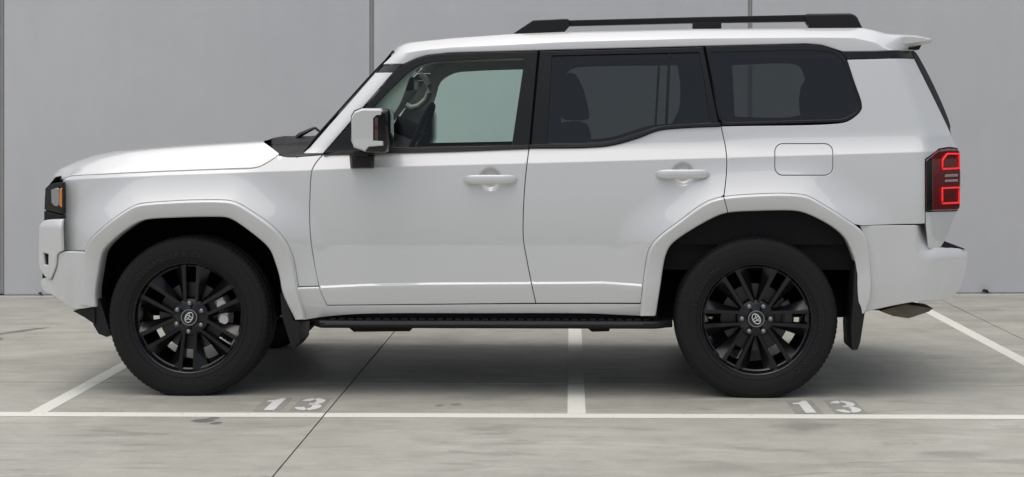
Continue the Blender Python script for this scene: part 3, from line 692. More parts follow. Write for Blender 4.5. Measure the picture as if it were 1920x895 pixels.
# ---- bonnet
HA = np.array(sorted(on([(118, 341), (122, 334), (134, 330.3), (207.6, 326.3), (308, 321.6), (408.8, 317.9), (475.8, 315.5), (489, 312), (509, 300.5), (522.7, 291)])))
HB = np.array(sorted(atl([(116, 337), (128, 329), (150, 312.5), (191, 297.5), (241, 286), (291, 280.3), (375, 274), (489, 267.3), (494, 267)], .815)))
HC = np.array(sorted(atl([(99, 336), (100.5, 329), (112, 317), (140.6, 304), (174, 292.3), (214, 284), (274.7, 278), (341.7, 272.3), (408.8, 268.3), (489, 264), (497, 263.6)], .66)))
rows = []; nU = 70
for k in range(nU):
    u = (k / (nU - 1))**1.35
    xa_ = HA[0, 0] + (HA[-1, 0] - HA[0, 0]) * u; za_ = np.interp(xa_, HA[:, 0], HA[:, 1]); wa = float(S(xa_, za_))
    xb_ = HB[0, 0] + (HB[-1, 0] - HB[0, 0]) * u; zb_ = np.interp(xb_, HB[:, 0], HB[:, 1])
    xc_ = HC[0, 0] + (HC[-1, 0] - HC[0, 0]) * u; zc_ = np.interp(xc_, HC[:, 0], HC[:, 1])
    fb = -.07 * (1 - ss(0, .6, u)) + .05 * ss(.8, 1, u)
    wb_ = .815 - .02 * (1 - ss(0, .15, u))
    half = [(xa_, wa - .012, za_ - .02), (xa_, wa - .0005, za_ + .0035), (xa_, wa - .003, za_ + .007)]
    half += [(xa_ + (xb_ - xa_) * q, wa - .003 + (wb_ - wa + .003) * q, za_ + .007 + (zb_ - za_ - .007) * (q + .10 * q * (1 - q))) for q in (.25, .5, .75, .93)]
    half += [(xb_ + (xc_ - xb_) * q, wb_ + (.66 - wb_) * q, zb_ + (zc_ - zb_) * (1 - (1 - q)**1.6)) for q in (.06, .3, .6, 1.)]
    half += [(xc_ + fb * (1 - (q / .66)**2), q, zc_ + .004 - .010 * (1 - (q / .66)**2)) for q in (.5, .34, .17, 0)]
    rows.append([(x, -wd, z) for x, wd, z in half] + [(x, wd, z) for x, wd, z in half[-2::-1]])
lip = [(x + .015, y, z - .025) for x, y, z in rows[0]]
mb = MB(); mb.grid([lip] + rows, flip=True); mb.build('bonnet', 'paint', car, smooth=50)

# ---- cowl, windscreen, wipers
ol = chain([(494.5, 267), (512, 270.5), (535, 271), (596, 262)], [(596, 262), (574, 288)], [(574, 288), (519, 288)], [(519, 288), (494.5, 267)])
panel('cowl_side', ol, 'satin', car, off=.0, sides=BOTH, grid=.012, gap=.0003, roll=.002)
edge = on([(494.5, 267.3), (512, 270.7), (535, 271.2), (565, 267), (596, 262)]); top = atl([(494.5, 265.5), (514, 258.5), (533, 255.3), (562, 255.3), (596, 255.5)], .55)
rows = []
for (xe, ze), (xt, zt) in zip(edge, top):
    we = float(S(xe, ze)) - .001
    half = [(xe, we, ze), (xe, we - .012, ze + .004), (xt, .55, zt), (xt + .02, .3, zt - .004), (xt + .03, 0, zt - .006)]
    rows.append([(x, -wd, z) for x, wd, z in half] + [(x, wd, z) for x, wd, z in half[-2::-1]])
mb = MB(); mb.grid(rows, flip=True); mb.build('cowl_panel', 'plastic', car, smooth=30)
AE = on([(560, 297), (568, 288), (600, 252), (650, 196), (704, 136), (720, 121), (741, 96)])
rows = []
for i, (x, z) in enumerate(resample(AE, 16)):
    wd = float(S(x, z)) - .006; half = []
    for q in (1, .97, .88, .7, .5, .25, 0): half.append((x - .010 - .10 * (1 - q**2)**1.6, wd * q, z + .004 * (1 - q**2)))
    rows.append([(a, -b, c) for a, b, c in half] + [(a, b, c) for a, b, c in half[-2::-1]])
mb = MB(); mb.grid(rows, flip=True); mb.build('windscreen', 'clear', car, smooth=180)
for sd_ in BOTH:
    mb = MB(); mb.tube([(x - .010, -sd_ * (float(S(x, z)) - .004), z + .001) for x, z in resample(AE, 12)], .0055, 6); mb.build('windscreen_seal', 'satin', car, smooth=60)
for y in (-.60, .05):
    a = at(556, 255, .60); b = at(590, 241, .60); c = at(602, 250, .60); d = at(640, 205, .6)
    mb = MB(); mb.tube([(a[0], y, a[1] - .01), (a[0] + .02, y, a[1] + .006), (b[0] - .01, y + .02, b[1]), (b[0], y + .02, b[1] + .002), (c[0], y + .02, c[1])], [.018, .018, .011, .010, .008], 8, flat=.7)
    wp = mb.build('wiper', 'plastic', car, smooth=50)
    mb = MB(); mb.tube([(c[0] + .01, y + .55, c[1] - .015), (c[0] - .01, y + .3, c[1] - .012), (c[0], y, c[1] - .005), (c[0] + .02, y - .06, c[1] + .01)], .008, 6); mb.build('wiper_blade', 'plastic', wp, smooth=50)

# ---- front end: bumper, lamps, grille
XB = at(120, 450, .93)[0]
def SB(x, z):
    x = np.asarray(x, float); z = np.asarray(z, float)
    return .957 - .55 * splus(XB - x, .02) - .10 * splus(x * 0 + .62 - z, .03) + .018 * ss(at(135, 450, .95)[0], at(160, 450, .97)[0], x)
def ST(x, z): return SB(x, z) + .004 - .55 * splus(np.asarray(z, float) - at(100, 424, .9)[1], .006)
ol = chain([(157, 472), (113, 473), (108, 478)], [(108, 478), (106, 500), (97, 524)], [(97, 524), (82, 521), (76, 526), (77, 538), (84, 548.6), (96, 554), (114, 566), (138.6, 582)], [(138.6, 582), (178, 576)], [(178, 576), (157, 472)], f=SB)
panel('front_bumper', ol, 'paint', car, f=SB, sides=BOTH, roll=.006, thick=.05)
bumper_f = [o for o in car.children if o.name.startswith('front_bumper')]
ol = chain([(118.5, 410), (95, 411), (82, 414), (74, 424)], [(74, 424), (73.6, 498), (78, 509), (87, 521), (96, 524.5)], [(96, 524.5), (106, 499), (109, 477), (118.5, 471)], [(118.5, 471), (118.5, 410)], f=ST)
slot = chain(*[[a, b] for a, b in zip([(83, 475), (91, 477), (91, 496), (85, 496)], [(91, 477), (91, 496), (85, 496), (83, 475)])], f=ST)
panel('bumper_corner', ol, 'paint', bumper_f, f=ST, off=.010, holes=[slot], sides=BOTH, roll=.006, thick=.03, grid=.012)
panel('bumper_vent', slot, 'plastic', bumper_f, f=ST, off=-.014, sides=BOTH, grid=.01, thick=.002, roll=.001)
def SL(x, z): return SB(x, z) - .018
ol = chain([(84, 353), (94, 345), (117.5, 341)], [(117.5, 341), (117.5, 403)], [(117.5, 403), (82, 394)], [(82, 394), (84, 353)], f=SL)
lampf = panel('headlight', ol, 'gloss', car, f=SL, sides=BOTH, roll=.004, thick=.05, grid=.012)
ol = chain([(95, 356), (104, 352.5), (110, 353), (109, 387), (101, 386), (96, 380)], f=SL)
panel('lamp_lens', ol, 'chrome', lampf, f=SL, off=.004, sides=BOTH, roll=.004, thick=.01, grid=.01)
ol = chain([(111, 354), (117, 351.5)], [(117, 351.5), (117, 391)], [(117, 391), (110.5, 386)], [(110.5, 386), (111, 354)], f=SL)
panel('indicator_lens', ol, 'amber', lampf, f=SL, off=.005, sides=BOTH, roll=.004, thick=.01, grid=.01)
ol = chain([(82, 395), (117.5, 404)], [(117.5, 404), (117.5, 411)], [(117.5, 411), (94, 411), (82, 415)], [(82, 415), (82, 395)], f=SL)
panel('lamp_lower_trim', ol, 'satin', lampf, f=SL, off=.002, sides=BOTH, roll=.004, thick=.05, grid=.012)
def across(name, prof, mat, bul, wk=1.0, x_off=0.):
    """closing skin between both sides through a list of (x, z, half width)"""
    rows = []
    for x, z, wd in prof:
        half = [(x + x_off, wd * q_, z) if q_ == 1 else (x + x_off + bul * (1 - q_**3), wd * q_, z) for q_ in (1, .85, .6, .3, 0)]
        rows.append([(a, -b, c) for a, b, c in half] + [(a, b, c) for a, b, c in half[-2::-1]])
    mb = MB(); mb.grid(rows); return mb.build(name, mat, car, smooth=40, fixnormals=True)
def edge3(pts, f, off=0.): return [(x, z, float(f(x, z)) + off) for x, z in on(pts, f)]
across('front_bumper_centre', edge3([(76, 424), (75, 498), (79, 509), (79, 526), (79, 538), (86, 548), (98, 555), (140, 582)], SB, -.004), 'paint', -.06)
across('grille', edge3([(104, 332), (92, 346), (86, 393), (84, 414), (77, 425)], SL, -.004), 'plastic', -.06)
g0 = edge3([(90, 356), (86, 388)], SL)
for k in range(4):
    z = g0[0][1] + (g0[1][1] - g0[0][1]) * (k + .5) / 4
    mb = MB(); mb.box((g0[0][0] - .062, 0, z), (.025, .90, .022)); mb.build('grille_bar', 'plastic', car, bevel=.004)
# black valance and arch spat below the bumper
mb = MB(); q = atl([(138, 583), (178, 577), (179, 608), (160, 595)], .93); prism(q, -.94, .94, mb); mb.build('front_valance', 'plastic', car, fixnormals=True)
for sd_ in BOTH:
    q = atl([(176, 560), (190, 560), (212, 628), (203, 631), (188, 625), (178, 608)], .90); mb = MB(); prism(q, -.93, -.62, mb); mb.build('air_deflector', 'plastic', car, mirror=sd_ < 0, fixnormals=True, bevel=.004)

# ---- rear end: lamps, tailgate, bumper
ol = chain([(1735.5, 300), (1761, 281), (1780, 278)], [(1780, 278), (1794, 279)], [(1794, 279), (1799, 283)], [(1799, 283), (1801, 325)], [(1801, 325), (1800, 389)], [(1800, 389), (1795, 395)], [(1795, 395), (1735.5, 396.5)], [(1735.5, 396.5), (1735.5, 300)])
lampr = panel('tail_lamp', ol, 'red_dark', car, off=.010, sides=BOTH, roll=.006, thick=.018, grid=.01)
ol = chain([(1735.5, 301), (1748, 292)], [(1748, 292), (1749, 396)], [(1749, 396), (1735.5, 396.5)], [(1735.5, 396.5), (1735.5, 301)])
panel('lamp_surround', ol, 'gloss', lampr, off=.0135, sides=BOTH, roll=.004, thick=.004, grid=.01)
def led(path, r_=.005):
    for i, sd_ in enumerate(BOTH):
        pts = []
        for x, z in on(path): pts.append((x, -(float(S(x, z)) + .0165), z))
        q = MB()
        fine = []
        for a, b in zip(pts, pts[1:] + pts[:1]): fine += [tuple(Vector(a).lerp(Vector(b), k / 5)) for k in range(5)]
        fine = [(x, -(float(S(x, z)) + .0165), z) for x, y, z in fine]
        q.tube(fine, r_, 6, closed=True); q.build('lamp_light_strip', 'led', lampr[i], smooth=60, mirror=sd_ < 0)
led([(1765.5, 317), (1766, 300), (1775, 288.5), (1797, 288.5), (1797.5, 315.5)]); led([(1765.5, 353), (1797, 351.5), (1797, 380), (1765.5, 381.5)])
for y0, y1 in ((327, 332), (337, 341.5)):
    ol = chain([(1772, y0), (1795, y0 - 1)], [(1795, y0 - 1), (1795, y1 - 1)], [(1795, y1 - 1), (1770, y1)], [(1770, y1), (1772, y0)])
    panel('reversing_lens', ol, 'silver_lens', lampr, off=.0145, sides=BOTH, roll=.002, thick=.003, grid=.01, gap=.0005)
TE = edge3([(1712, 96), (1718, 100), (1782, 240), (1784, 262)], S, -.01)
across('tailgate_glass', TE[1:3], 'dark_glass', .05); across('tailgate_upper', TE[:2], 'gloss', .05)
across('tailgate', edge3([(1782, 241), (1786, 262), (1800, 285), (1801, 340), (1799, 392), (1792, 400), (1766, 458)], S, -.012), 'paint', .05)
XRB = at(1745, 500, .95)[0]
def SR(x, z):
    x = np.asarray(x, float); z = np.asarray(z, float)
    top_ = at(1780, 479, .9)[1]
    return .958 - .75 * splus(x - XRB, .035) - .10 * splus(.60 - z, .03) - .25 * splus(.43 - z, .02) + .012 * (1 - ss(at(1640, 500, .97)[0], at(1690, 500, .97)[0], x)) - .8 * splus(z - top_, .008) * ss(at(1715, 470, .95)[0], at(1745, 470, .95)[0], x)
ol = chain([(1613, 423.2), (1735, 419.2)], [(1735, 419.2), (1741, 422), (1742, 463)], [(1742, 463), (1770, 465), (1806, 467.5), (1814, 472)], [(1814, 472), (1814, 485), (1811, 505), (1804, 531), (1793, 550), (1782, 560)], [(1782, 560), (1758, 564), (1730, 564.5), (1650, 579), (1618, 587)], [(1618, 587), (1632, 556), (1632, 508), (1627, 461), (1613, 425)], f=SR)
panel('rear_bumper', ol, 'paint', car, f=SR, sides=BOTH, gap=.001, roll=.003, thick=.05)
across('rear_bumper_centre', edge3([(1770, 465), (1807, 468), (1813, 474), (1813, 485), (1810, 505), (1803, 531), (1792, 550), (1780, 561)], SR, -.006), 'paint', .04)
wedge = atl([(1764, 461), (1770, 452), (1811, 467.5), (1780, 467.5)], .80); mb = MB(); prism(wedge, -.80, .80, mb); mb.build('bumper_step_pad', 'plastic', car, fixnormals=True)
q = atl([(1648, 583), (1697, 570), (1751, 578.5), (1742, 585), (1704, 597.5), (1674, 593)], .80); mb = MB(); prism(q, -.80, -.60, mb); mb.build('exhaust_heat_shield', 'steel', car, fixnormals=True, bevel=.006)

# ---- door handles
for i, sd_ in enumerate(BOTH):
    for dr, (xa_, xb_, yc) in ((fdoor, (868, 970, 337)), (rdoor, (1229, 1332, 327))):
        a, b = at(xa_, yc, .96), at(xb_, yc - .5, .96); mb = MB(); rows = []; n = 26
        for k in range(n + 1):
            t_ = k / n; x = a[0] + (b[0] - a[0]) * t_; z = a[1] + (b[1] - a[1]) * t_
            e = max(.02, (1 - abs(2 * t_ - 1)**7)**.5); hh = .0235 * e; base = float(S(x, z, dents=False)); bow = .012 + .026 * (1 - abs(2 * t_ - 1)**4)
            r_ = []
            for j in range(14):
                th = 2 * math.pi * j / 14; r_.append((x, -(base + bow - .011 + .013 * e * math.copysign(abs(math.cos(th))**.7, math.cos(th))), z + hh * math.copysign(abs(math.sin(th))**.8, math.sin(th))))
            rows.append(r_ + [r_[0]])
        mb.grid(rows); mb.add(rows[0][:-1], [tuple(range(14))]); mb.add(rows[-1][:-1], [tuple(range(14))])
        for x in (a[0] + .034, b[0] - .034): mb.box((x, -(float(S(x, a[1], dents=False)) + .004), a[1]), (.045, .03, .024))
        mb.build('door_handle', 'paint', dr[i], smooth=40, mirror=sd_ < 0, fixnormals=True)

# ---- door mirrors
def mirror_xz(pts, wd): return atl(pts, wd)
for i, sd_ in enumerate(BOTH):
    wo_, wi_ = 1.125, .93                       # outer and inner faces of the mirror head
    def ring(pts, wd): return [(x, -wd, z) for x, z in atl(pts, wd)]
    # painted cap: rings from the outer face towards the body
    cap0 = [(659.5, 219), (665.5, 209), (679, 203.5), (716, 203.5), (719, 206), (718, 212.5), (709, 213), (702, 219.5), (702, 266), (722, 267), (722, 275), (693, 277.5), (686, 285), (664, 277), (659.5, 265)]
    cxm, cym = 690, 244
    def sc(pts, k, dx=0, dy=0): return [(cxm + (a - cxm) * k + dx, cym + (b - cym) * k + dy) for a, b in pts]
    head = [(659, 219), (665, 208.5), (679, 203), (724, 203.5), (731, 206), (733, 215), (733, 268), (727, 284), (721, 287), (690, 287), (664, 277.5), (659, 265)]
    mb = MB(); hx = atl(head, 1.08); cx_ = sum(q[0] for q in hx) / len(hx); cz_ = sum(q[1] for q in hx) / len(hx)
    rows = []
    for y, k in ((-1.135, .80), (-1.13, .88), (-1.115, .97), (-1.085, 1.0), (-.97, .99), (-.93, .95), (-.915, .85)):
        r_ = [(cx_ + (x - cx_) * k, y, cz_ + (z - cz_) * k) for x, z in hx]; rows.append(r_ + [r_[0]])
    mb.grid(rows); mb.add(rows[0][:-1], [tuple(range(len(hx)))]); mb.add(rows[-1][:-1], [tuple(range(len(hx)))])
    mir = mb.build('door_mirror', 'gloss', car, mirror=sd_ < 0, fixnormals=True, smooth=35)
    c0 = catmull(atl(cap0, 1.10) + atl(cap0[:1], 1.10), .02)[:-1]; c0 = atl(cap0, 1.10)
    cx_ = sum(q[0] for q in atl(head, 1.1)) / len(head); cz_ = sum(q[1] for q in atl(head, 1.1)) / len(head)
    nC = len(c0); mb = MB()
    def capk(k, y): return [(cx_ + (x - cx_) * k, y, cz_ + (z - cz_) * k) for x, z in c0]
    crow = [capk(1.0, -1.05), capk(1.015, -1.075), capk(1.0, -1.112), capk(.955, -1.134), capk(.90, -1.142)]
    mb.grid([q + [q[0]] for q in crow]); mb.add(crow[-1], [tuple(range(nC))])
    # the cap's front-facing shell wraps the head towards the body
    fr_ = atl([(659, 219), (665, 208.5), (679, 203), (716, 203)], 1.08); lo_ = atl([(659, 265), (664, 277.5), (688, 286.5)], 1.08)
    wrap = [lo_[2], lo_[1], lo_[0]] + fr_
    mb.grid([[(x - .003 * (x < cx_), y, z + (.003 if z > cz_ else -.002)) for x, z in wrap] for y in (-1.08, -1.0, -.94, -.92)])
    mb.build('mirror_cap', 'paint', mir, mirror=sd_ < 0, fixnormals=True, smooth=28)
    q = atl([(703, 221), (709.5, 220), (709.5, 265), (703, 265)], 1.125); mb = MB(); prism(q, -1.1385, -1.09, mb); mb.build('indicator_lens', 'amber_dark', mir, mirror=sd_ < 0, fixnormals=True, bevel=.002)
    q = atl([(733, 212), (735, 214), (735, 272), (733, 275)], 1.0); mb = MB(); prism(q, -1.10, -.935, mb); mb.build('mirror_glass', 'chrome', mir, mirror=sd_ < 0, fixnormals=True)
    q1 = atl([(664, 283), (691, 286), (691, 293), (665, 293)], .99); mb = MB(); prism(q1, -1.03, -.935, mb); mb.build('mirror_hinge', 'plastic', mir, mirror=sd_ < 0, fixnormals=True, bevel=.004)
    a0 = atl([(659.5, 292), (701.5, 292), (695, 314.5), (661, 314.5)], .985); a1 = atl([(655, 290), (703, 290), (701, 316), (657, 316)], .92)
    mb = MB(); mb.grid([[(x, -.985, z) for x, z in a0] + [(a0[0][0], -.985, a0[0][1])], [(x, -.92, z) for x, z in a1] + [(a1[0][0], -.92, a1[0][1])]]); mb.add([(x, -.985, z) for x, z in a0], [(0, 1, 2, 3)])
    mb.build('mirror_foot', 'plastic', mir, mirror=sd_ < 0, fixnormals=True, bevel=.003)

# ---- side steps
for sd_ in BOTH:
    x0, zt = at(577, 603, .975); x1 = at(1262, 603, .975)[0]; zb = at(900, 617, .965)[1]
    rows = []; n = 60
    for k in range(n + 1):
        u = k / n; x = x0 + (x1 - x0) * u; e = ss(0, .03, u) * .8 + .2; e2 = 1 - .35 * (1 - ss(0, .04, u)) - .25 * ss(.965, 1, u)
        wout = .83 + .145 * e * (1 - .45 * ss(.95, 1, u))
        rows.append([(x, -q[0], q[1]) for q in ((.78, zt + .006), (wout - .035, zt + .004), (wout - .006, zt + .002), (wout, zt - .006), (wout - .004, zb + .012), (wout - .03, zb), (.80, zb + .012), (.78, zt + .006))])
    mb = MB(); mb.grid(rows); L_ = len(rows[0]) - 1; mb.add(rows[0][:-1], [tuple(range(L_))]); mb.add(rows[-1][:-1], [tuple(range(L_))])
    step = mb.build('side_step', 'plastic', car, mirror=sd_ < 0, fixnormals=True, smooth=30)
    me0 = MB(); me0.box((0, 0, 0), (.030, .105, .009)); me0 = me0.mesh()
    nb = 36
    for k in range(nb):
        x = x0 + .12 + (x1 - x0 - .25) * k / (nb - 1); o = link('step_tread', me0, 'plastic', step); o.location = (x, -sd_ * .885, zt + .008)
    mb = MB(); pl = atl([(611, 605.3), (1203, 604.6), (1206, 609), (606, 609)], .977); prism(pl, -.9765, -.965, mb); mb.build('step_edge_strip', M['step_edge'] if 'step_edge' in M else 'satin', step, mirror=sd_ < 0, fixnormals=True)
    for a, b in ((652, 772), (1098, 1145)):
        q = atl([(a, 612), (b, 612), (b - 3, 621), (a + 12, 622)], .86); mb = MB(); prism(q, -.87, -.70, mb); mb.build('step_bracket', 'under', step, mirror=sd_ < 0, fixnormals=True)

# ---- mud flaps
for sd_ in BOTH:
    q = atl([(527, 547), (538, 560), (552, 600), (566, 602), (564, 640), (552, 655), (545, 640), (530, 592)], .93)
    mb = MB(); prism(q, -.955, -.70, mb); mb.build('front_mud_flap', 'plastic', car, mirror=sd_ < 0, fixnormals=True, bevel=.005)
    q = atl([(1601, 487), (1611, 489), (1617, 521), (1621, 550), (1620, 588), (1612, 640), (1607, 655), (1596, 656), (1594, 615), (1598, 560)], .95)
    mb = MB(); prism(q, -.975, -.70, mb); mb.build('rear_mud_flap', 'plastic', car, mirror=sd_ < 0, fixnormals=True, bevel=.005)

# ---- wheel housings, floor pan, frame
for O, c in ((FLF_I, WC_F), (FLR_I, WC_R)):
    for sd_ in BOTH:
        pl = resample(O, 50); out = [(c[0] + (x - c[0]) * 1.012, c[1] + (z - c[1]) * 1.012) for x, z in pl]
        rows = [[(x, -wd, z) for wd in (.93, .85, .60)] for x, z in out]
        rows = [[(x, -.93, z), (x, -.85, z + .012), (c[0] + (x - c[0]) * 1.03, -.60, z + .02)] for x, z in out]
        mb = MB(); mb.grid(rows); iw = [r_[-1] for r_ in rows]; iw = [(iw[0][0], -.60, .36)] + iw + [(iw[-1][0], -.60, .36)]; mb.add(iw, [tuple(range(len(iw)))])
        mb.build('wheel_arch_liner', 'liner', car, mirror=sd_ < 0, smooth=50)
for sd_ in BOTH:
    xa_, xb_ = at(570, 600, .85)[0], at(1232, 600, .85)[0]
    mb = MB(); mb.box(((xa_ + xb_) / 2, -.77, .415), (xb_ - xa_, .27, .09)); mb.build('sill_underside', 'under', car, mirror=sd_ < 0)
xf_, xr_ = at(150, 560, .9)[0], at(1760, 560, .9)[0]
mb = MB(); mb.box(((xf_ + xr_) / 2 + .05, 0, .56), (xr_ - xf_ - .35, 1.18, .14)); mb.box(((WC_F[0] + WC_R[0]) / 2, 0, .53), (WC_R[0] - WC_F[0] - 1.02, 1.72, .16))
mb.build('floor_pan', 'under', car)
for y in (-.42, .42):
    mb = MB(); mb.box(((xf_ + xr_) / 2, y, .44), (xr_ - xf_ - .3, .10, .12)); mb.build('chassis_rail', 'under', car, bevel=.01)
for c, r_ in ((WC_F, .045), (WC_R, .06)):
    mb = MB(); mb.tube([(c[0], -.72, c[1]), (c[0], .72, c[1])], r_, 12); mb.build('axle', 'under', car, smooth=50)
    for y in (-.56, .56): mb = MB(); mb.tube([(c[0] + .07, y, c[1] - .05), (c[0] + .05, y * .93, c[1] + .42)], .035, 10); mb.build('shock_absorber', 'under', car, smooth=50)
mb = MB(); mb.tube([(WC_R[0] + .45, .0, .40), (WC_R[0] + .45, .0, .56)], .33, 24); mb.build('spare_wheel', 'under', car, smooth=40)
mb = MB(); mb.tube([(-.55, .22, .42), (.25, .22, .42)], .09, 14); mb.build('silencer', 'under', car, smooth=40)

# ---- cabin
xfw = at(640, 250, .8)[0]
def SI(x, z): return S(x, z, False) - .05
ol = chain([(628, 290), (735, 145), (765, 117), (800, 106), (850, 101), (1319, 91), (1520, 87), (1560, 95), (1583, 112), (1612, 200), (1608, 213), (1590, 226), (1580, 232), (1352, 240), (1240, 246), (1150, 276), (990, 281)], [(990, 281), (628, 290)])
h1 = chain([(715, 284), (722, 240), (748, 195), (757, 172), (770, 140), (800, 122), (845, 117), (990, 112)], [(990, 112), (966, 277)], [(966, 277), (715, 284)])
h2 = chain([(1295, 104), (1085, 108), (1062, 112), (1050, 122), (1043, 150), (1034, 270)], [(1034, 270), (1107, 268), (1148, 263), (1195, 249), (1235, 237), (1285, 232)], [(1285, 232), (1300, 200), (1302, 150), (1295, 104)])
h3 = chain([(1374, 105), (1560, 103), (1572, 112), (1592, 180), (1590, 200), (1575, 213), (1400, 219), (1380, 217)], [(1380, 217), (1374, 105)])
def trim_part(o_, hs, mat): panel('cabin_side_trim', o_, mat, car, f=SI, holes=hs, sides=BOTH, grid=.05, thick=.03, roll=.0006, crease=False)
oa = chain([(618, 294), (731, 140), (760, 110), (795, 98), (850, 93), (1008, 88)], [(1008, 88), (990, 283)], [(990, 283), (618, 294)])
ob = chain([(1008.5, 88), (1320, 82)], [(1320, 82), (1353, 246)], [(1353, 246), (1240, 252), (1150, 284), (991, 288)], [(991, 288), (1008.5, 88)])
oc = chain([(1320.5, 82), (1540, 80), (1640, 88), (1690, 130)], [(1690, 130), (1715, 250)], [(1715, 250), (1355, 250)], [(1355, 250), (1320.5, 82)])
trim_part(oa, [h1], 'beige'); trim_part(ob, [h2], 'seat'); trim_part(oc, [h3], 'seat')
for a, b in (([(1003, 90), (1018, 90)], [(1002, 282), (984, 282)]), ([(1313, 84), (1328, 84)], [(1360, 240), (1340, 240)])):
    panel('pillar_backing', chain(a, [a[1], b[0]], b, [b[1], a[0]]), 'void', car, off=-.022, sides=BOTH, grid=.03, thick=.002, crease=False)
for sd_ in BOTH:       # grab handles on the windscreen pillars
    pth = [at(a, b, .78) for a, b in [(722, 124), (733, 132), (741, 147), (742, 163), (735, 180), (718, 194), (702, 198), (690, 192)]]
    mb = MB(); mb.tube([(x + .01, -(float(S(x + .02, z, False)) - .09 - .03 * math.sin(math.pi * k / 7)), z) for k, (x, z) in enumerate(pth)], .019, 10); mb.build('grab_handle', 'beige', car, smooth=60, mirror=sd_ < 0)
xr0, xr1 = at(800, 100, .6)[0], at(1640, 90, .6)[0]
mb = MB(); mb.box(((xr0 + xr1) / 2, 0, 1.775), (xr1 - xr0, 1.40, .03)); mb.build('headliner', 'beige', car, bevel=.012)
mb = MB(); mb.box(((at(640, 300, 0)[0] + at(1660, 300, 0)[0]) / 2, 0, .72), (at(1660, 300, 0)[0] - at(640, 300, 0)[0], 1.70, .18)); mb.build('cabin_floor', 'seat', car)
for sd_ in BOTH:       # door cards below the glass
    mb = MB(); mb.box(((at(620, 300, .85)[0] + at(1600, 300, .85)[0]) / 2, -.86, .99), (at(1600, 300, .85)[0] - at(620, 300, .85)[0], .04, .46)); mb.build('door_card', 'seat', car, mirror=sd_ < 0)
# dashboard
q = atl([(575, 296), (640, 283), (742, 287), (752, 300), (735, 330), (735, 420), (580, 420)], .0); mb = MB(); prism(q, -.78, .78, mb); mb.build('dashboard', 'seat', car, fixnormals=True, bevel=.02)
c = at(788, 252, -.38); mb = MB(); ax = Vector((-.86, 0, .36)).normalized(); e1 = Vector((0, 1, 0)); e2 = ax.cross(e1)
cc = Vector((c[0], .38, c[1])); mb.tube([cc + e1 * .185 * math.cos(2 * math.pi * k / 32) + e2 * .185 * math.sin(2 * math.pi * k / 32) for k in range(32)], .016, 8, closed=True)
mb.tube([cc - e1 * .17, cc, cc + e1 * .17], .022, 8, flat=.6); mb.tube([cc, cc + ax * .16], .05, 8); mb.build('steering_wheel', 'seat', car, smooth=60)
mb = MB(); a = at(768, 158, 0.); mb.box((a[0], 0, a[1]), (.075, .24, .075)); mb.build('rear_view_mirror', 'satin', car, bevel=.02, seg=3)
# seats
def seat(dpx, y, wid):
    o = empty('seat', (at(1070 + dpx, 300, .4)[0], y, .80), 0, car)
    def plate(name, pts, wd, bev):
        q = [(x - o.location.x, z - .80) for x, z in atl([(a + dpx, b) for a, b in pts], .4)]
        mb = MB(); prism(q, -wd / 2, wd / 2, mb); mb.build(name, 'seat', o, fixnormals=True, bevel=bev, seg=3)
    plate('headrest', [(1049, 158), (1058, 142), (1070, 137), (1081, 141), (1091, 165), (1099, 195), (1103, 221), (1090, 226), (1060, 226), (1048, 215), (1045, 185)], .27, .025)
    plate('backrest', [(1036, 245), (1050, 230), (1080, 227), (1098, 233), (1105, 255), (1102, 330), (1085, 415), (1030, 420), (1022, 330)], wid, .04)
    plate('seat_cushion', [(1080, 390), (1080, 440), (900, 440), (880, 420), (890, 385), (960, 378)], wid, .04)
for y in (-.40, .40): seat(0, y, .52)
for y in (-.42, .0, .42): seat(262, y, .42)
for y in (-.36, .36): seat(490, y, .42)

# ---- wheels
def tyre_mesh():
    R0 = .396; n = 384; half = .1325
    prof = [(.268, -.100), (.272, -.112), (.285, -.123), (.310, -.1325), (.335, -.1345), (.352, -.1325), (.362, -.1305), (.3625, -.1270), (.372, -.1235), (.382, -.1165), (.3885, -.108)]
    tread = [(.3915, -.099), (.3935, -.080), (.3945, -.0725), (.386, -.0705), (.386, -.0645), (.395, -.0625), (.396, -.0200), (.387, -.018), (.387, -.009), (.396, -.007)]
    pr = prof + tread; pr = pr + [(r_, -y) for r_, y in pr[::-1]]
    mb = MB(); m_ = len(pr); vs = []
    for i in range(n):
        a = 2 * math.pi * i / n
        for j, (r_, y) in enumerate(pr):
            rr = r_
            ay = abs(y)
            g = (i % 4 == 0) if y < 0 else (i % 4 == 2)
            if g and (.0725 <= ay <= .1235): rr -= .0016 if ay > .112 else .0035
            if (i % 4 == 2) and .02 <= ay <= .0625 and j % 2: rr -= .004
            vs.append((rr * math.cos(a), y, rr * math.sin(a)))
    fs = []
    for i in range(n):
        i2 = (i + 1) % n
        for j in range(m_ - 1): fs.append((i * m_ + j, i2 * m_ + j, i2 * m_ + j + 1, i * m_ + j + 1))
    vs = [(x * k_, y, z * k_) for x, y, z in vs for k_ in (1 + .036 * min(1, max(0, (math.hypot(x, z) - .28) / .08)),)]
    mb.add(vs, fs)
    for rr in (.341, .3): mb.lathe([(rr - .0015, -.1338 if rr > .32 else -.1290), (rr, -.1355 if rr > .32 else -.1310), (rr + .0015, -.1338 if rr > .32 else -.1297)], 96)
    return mb
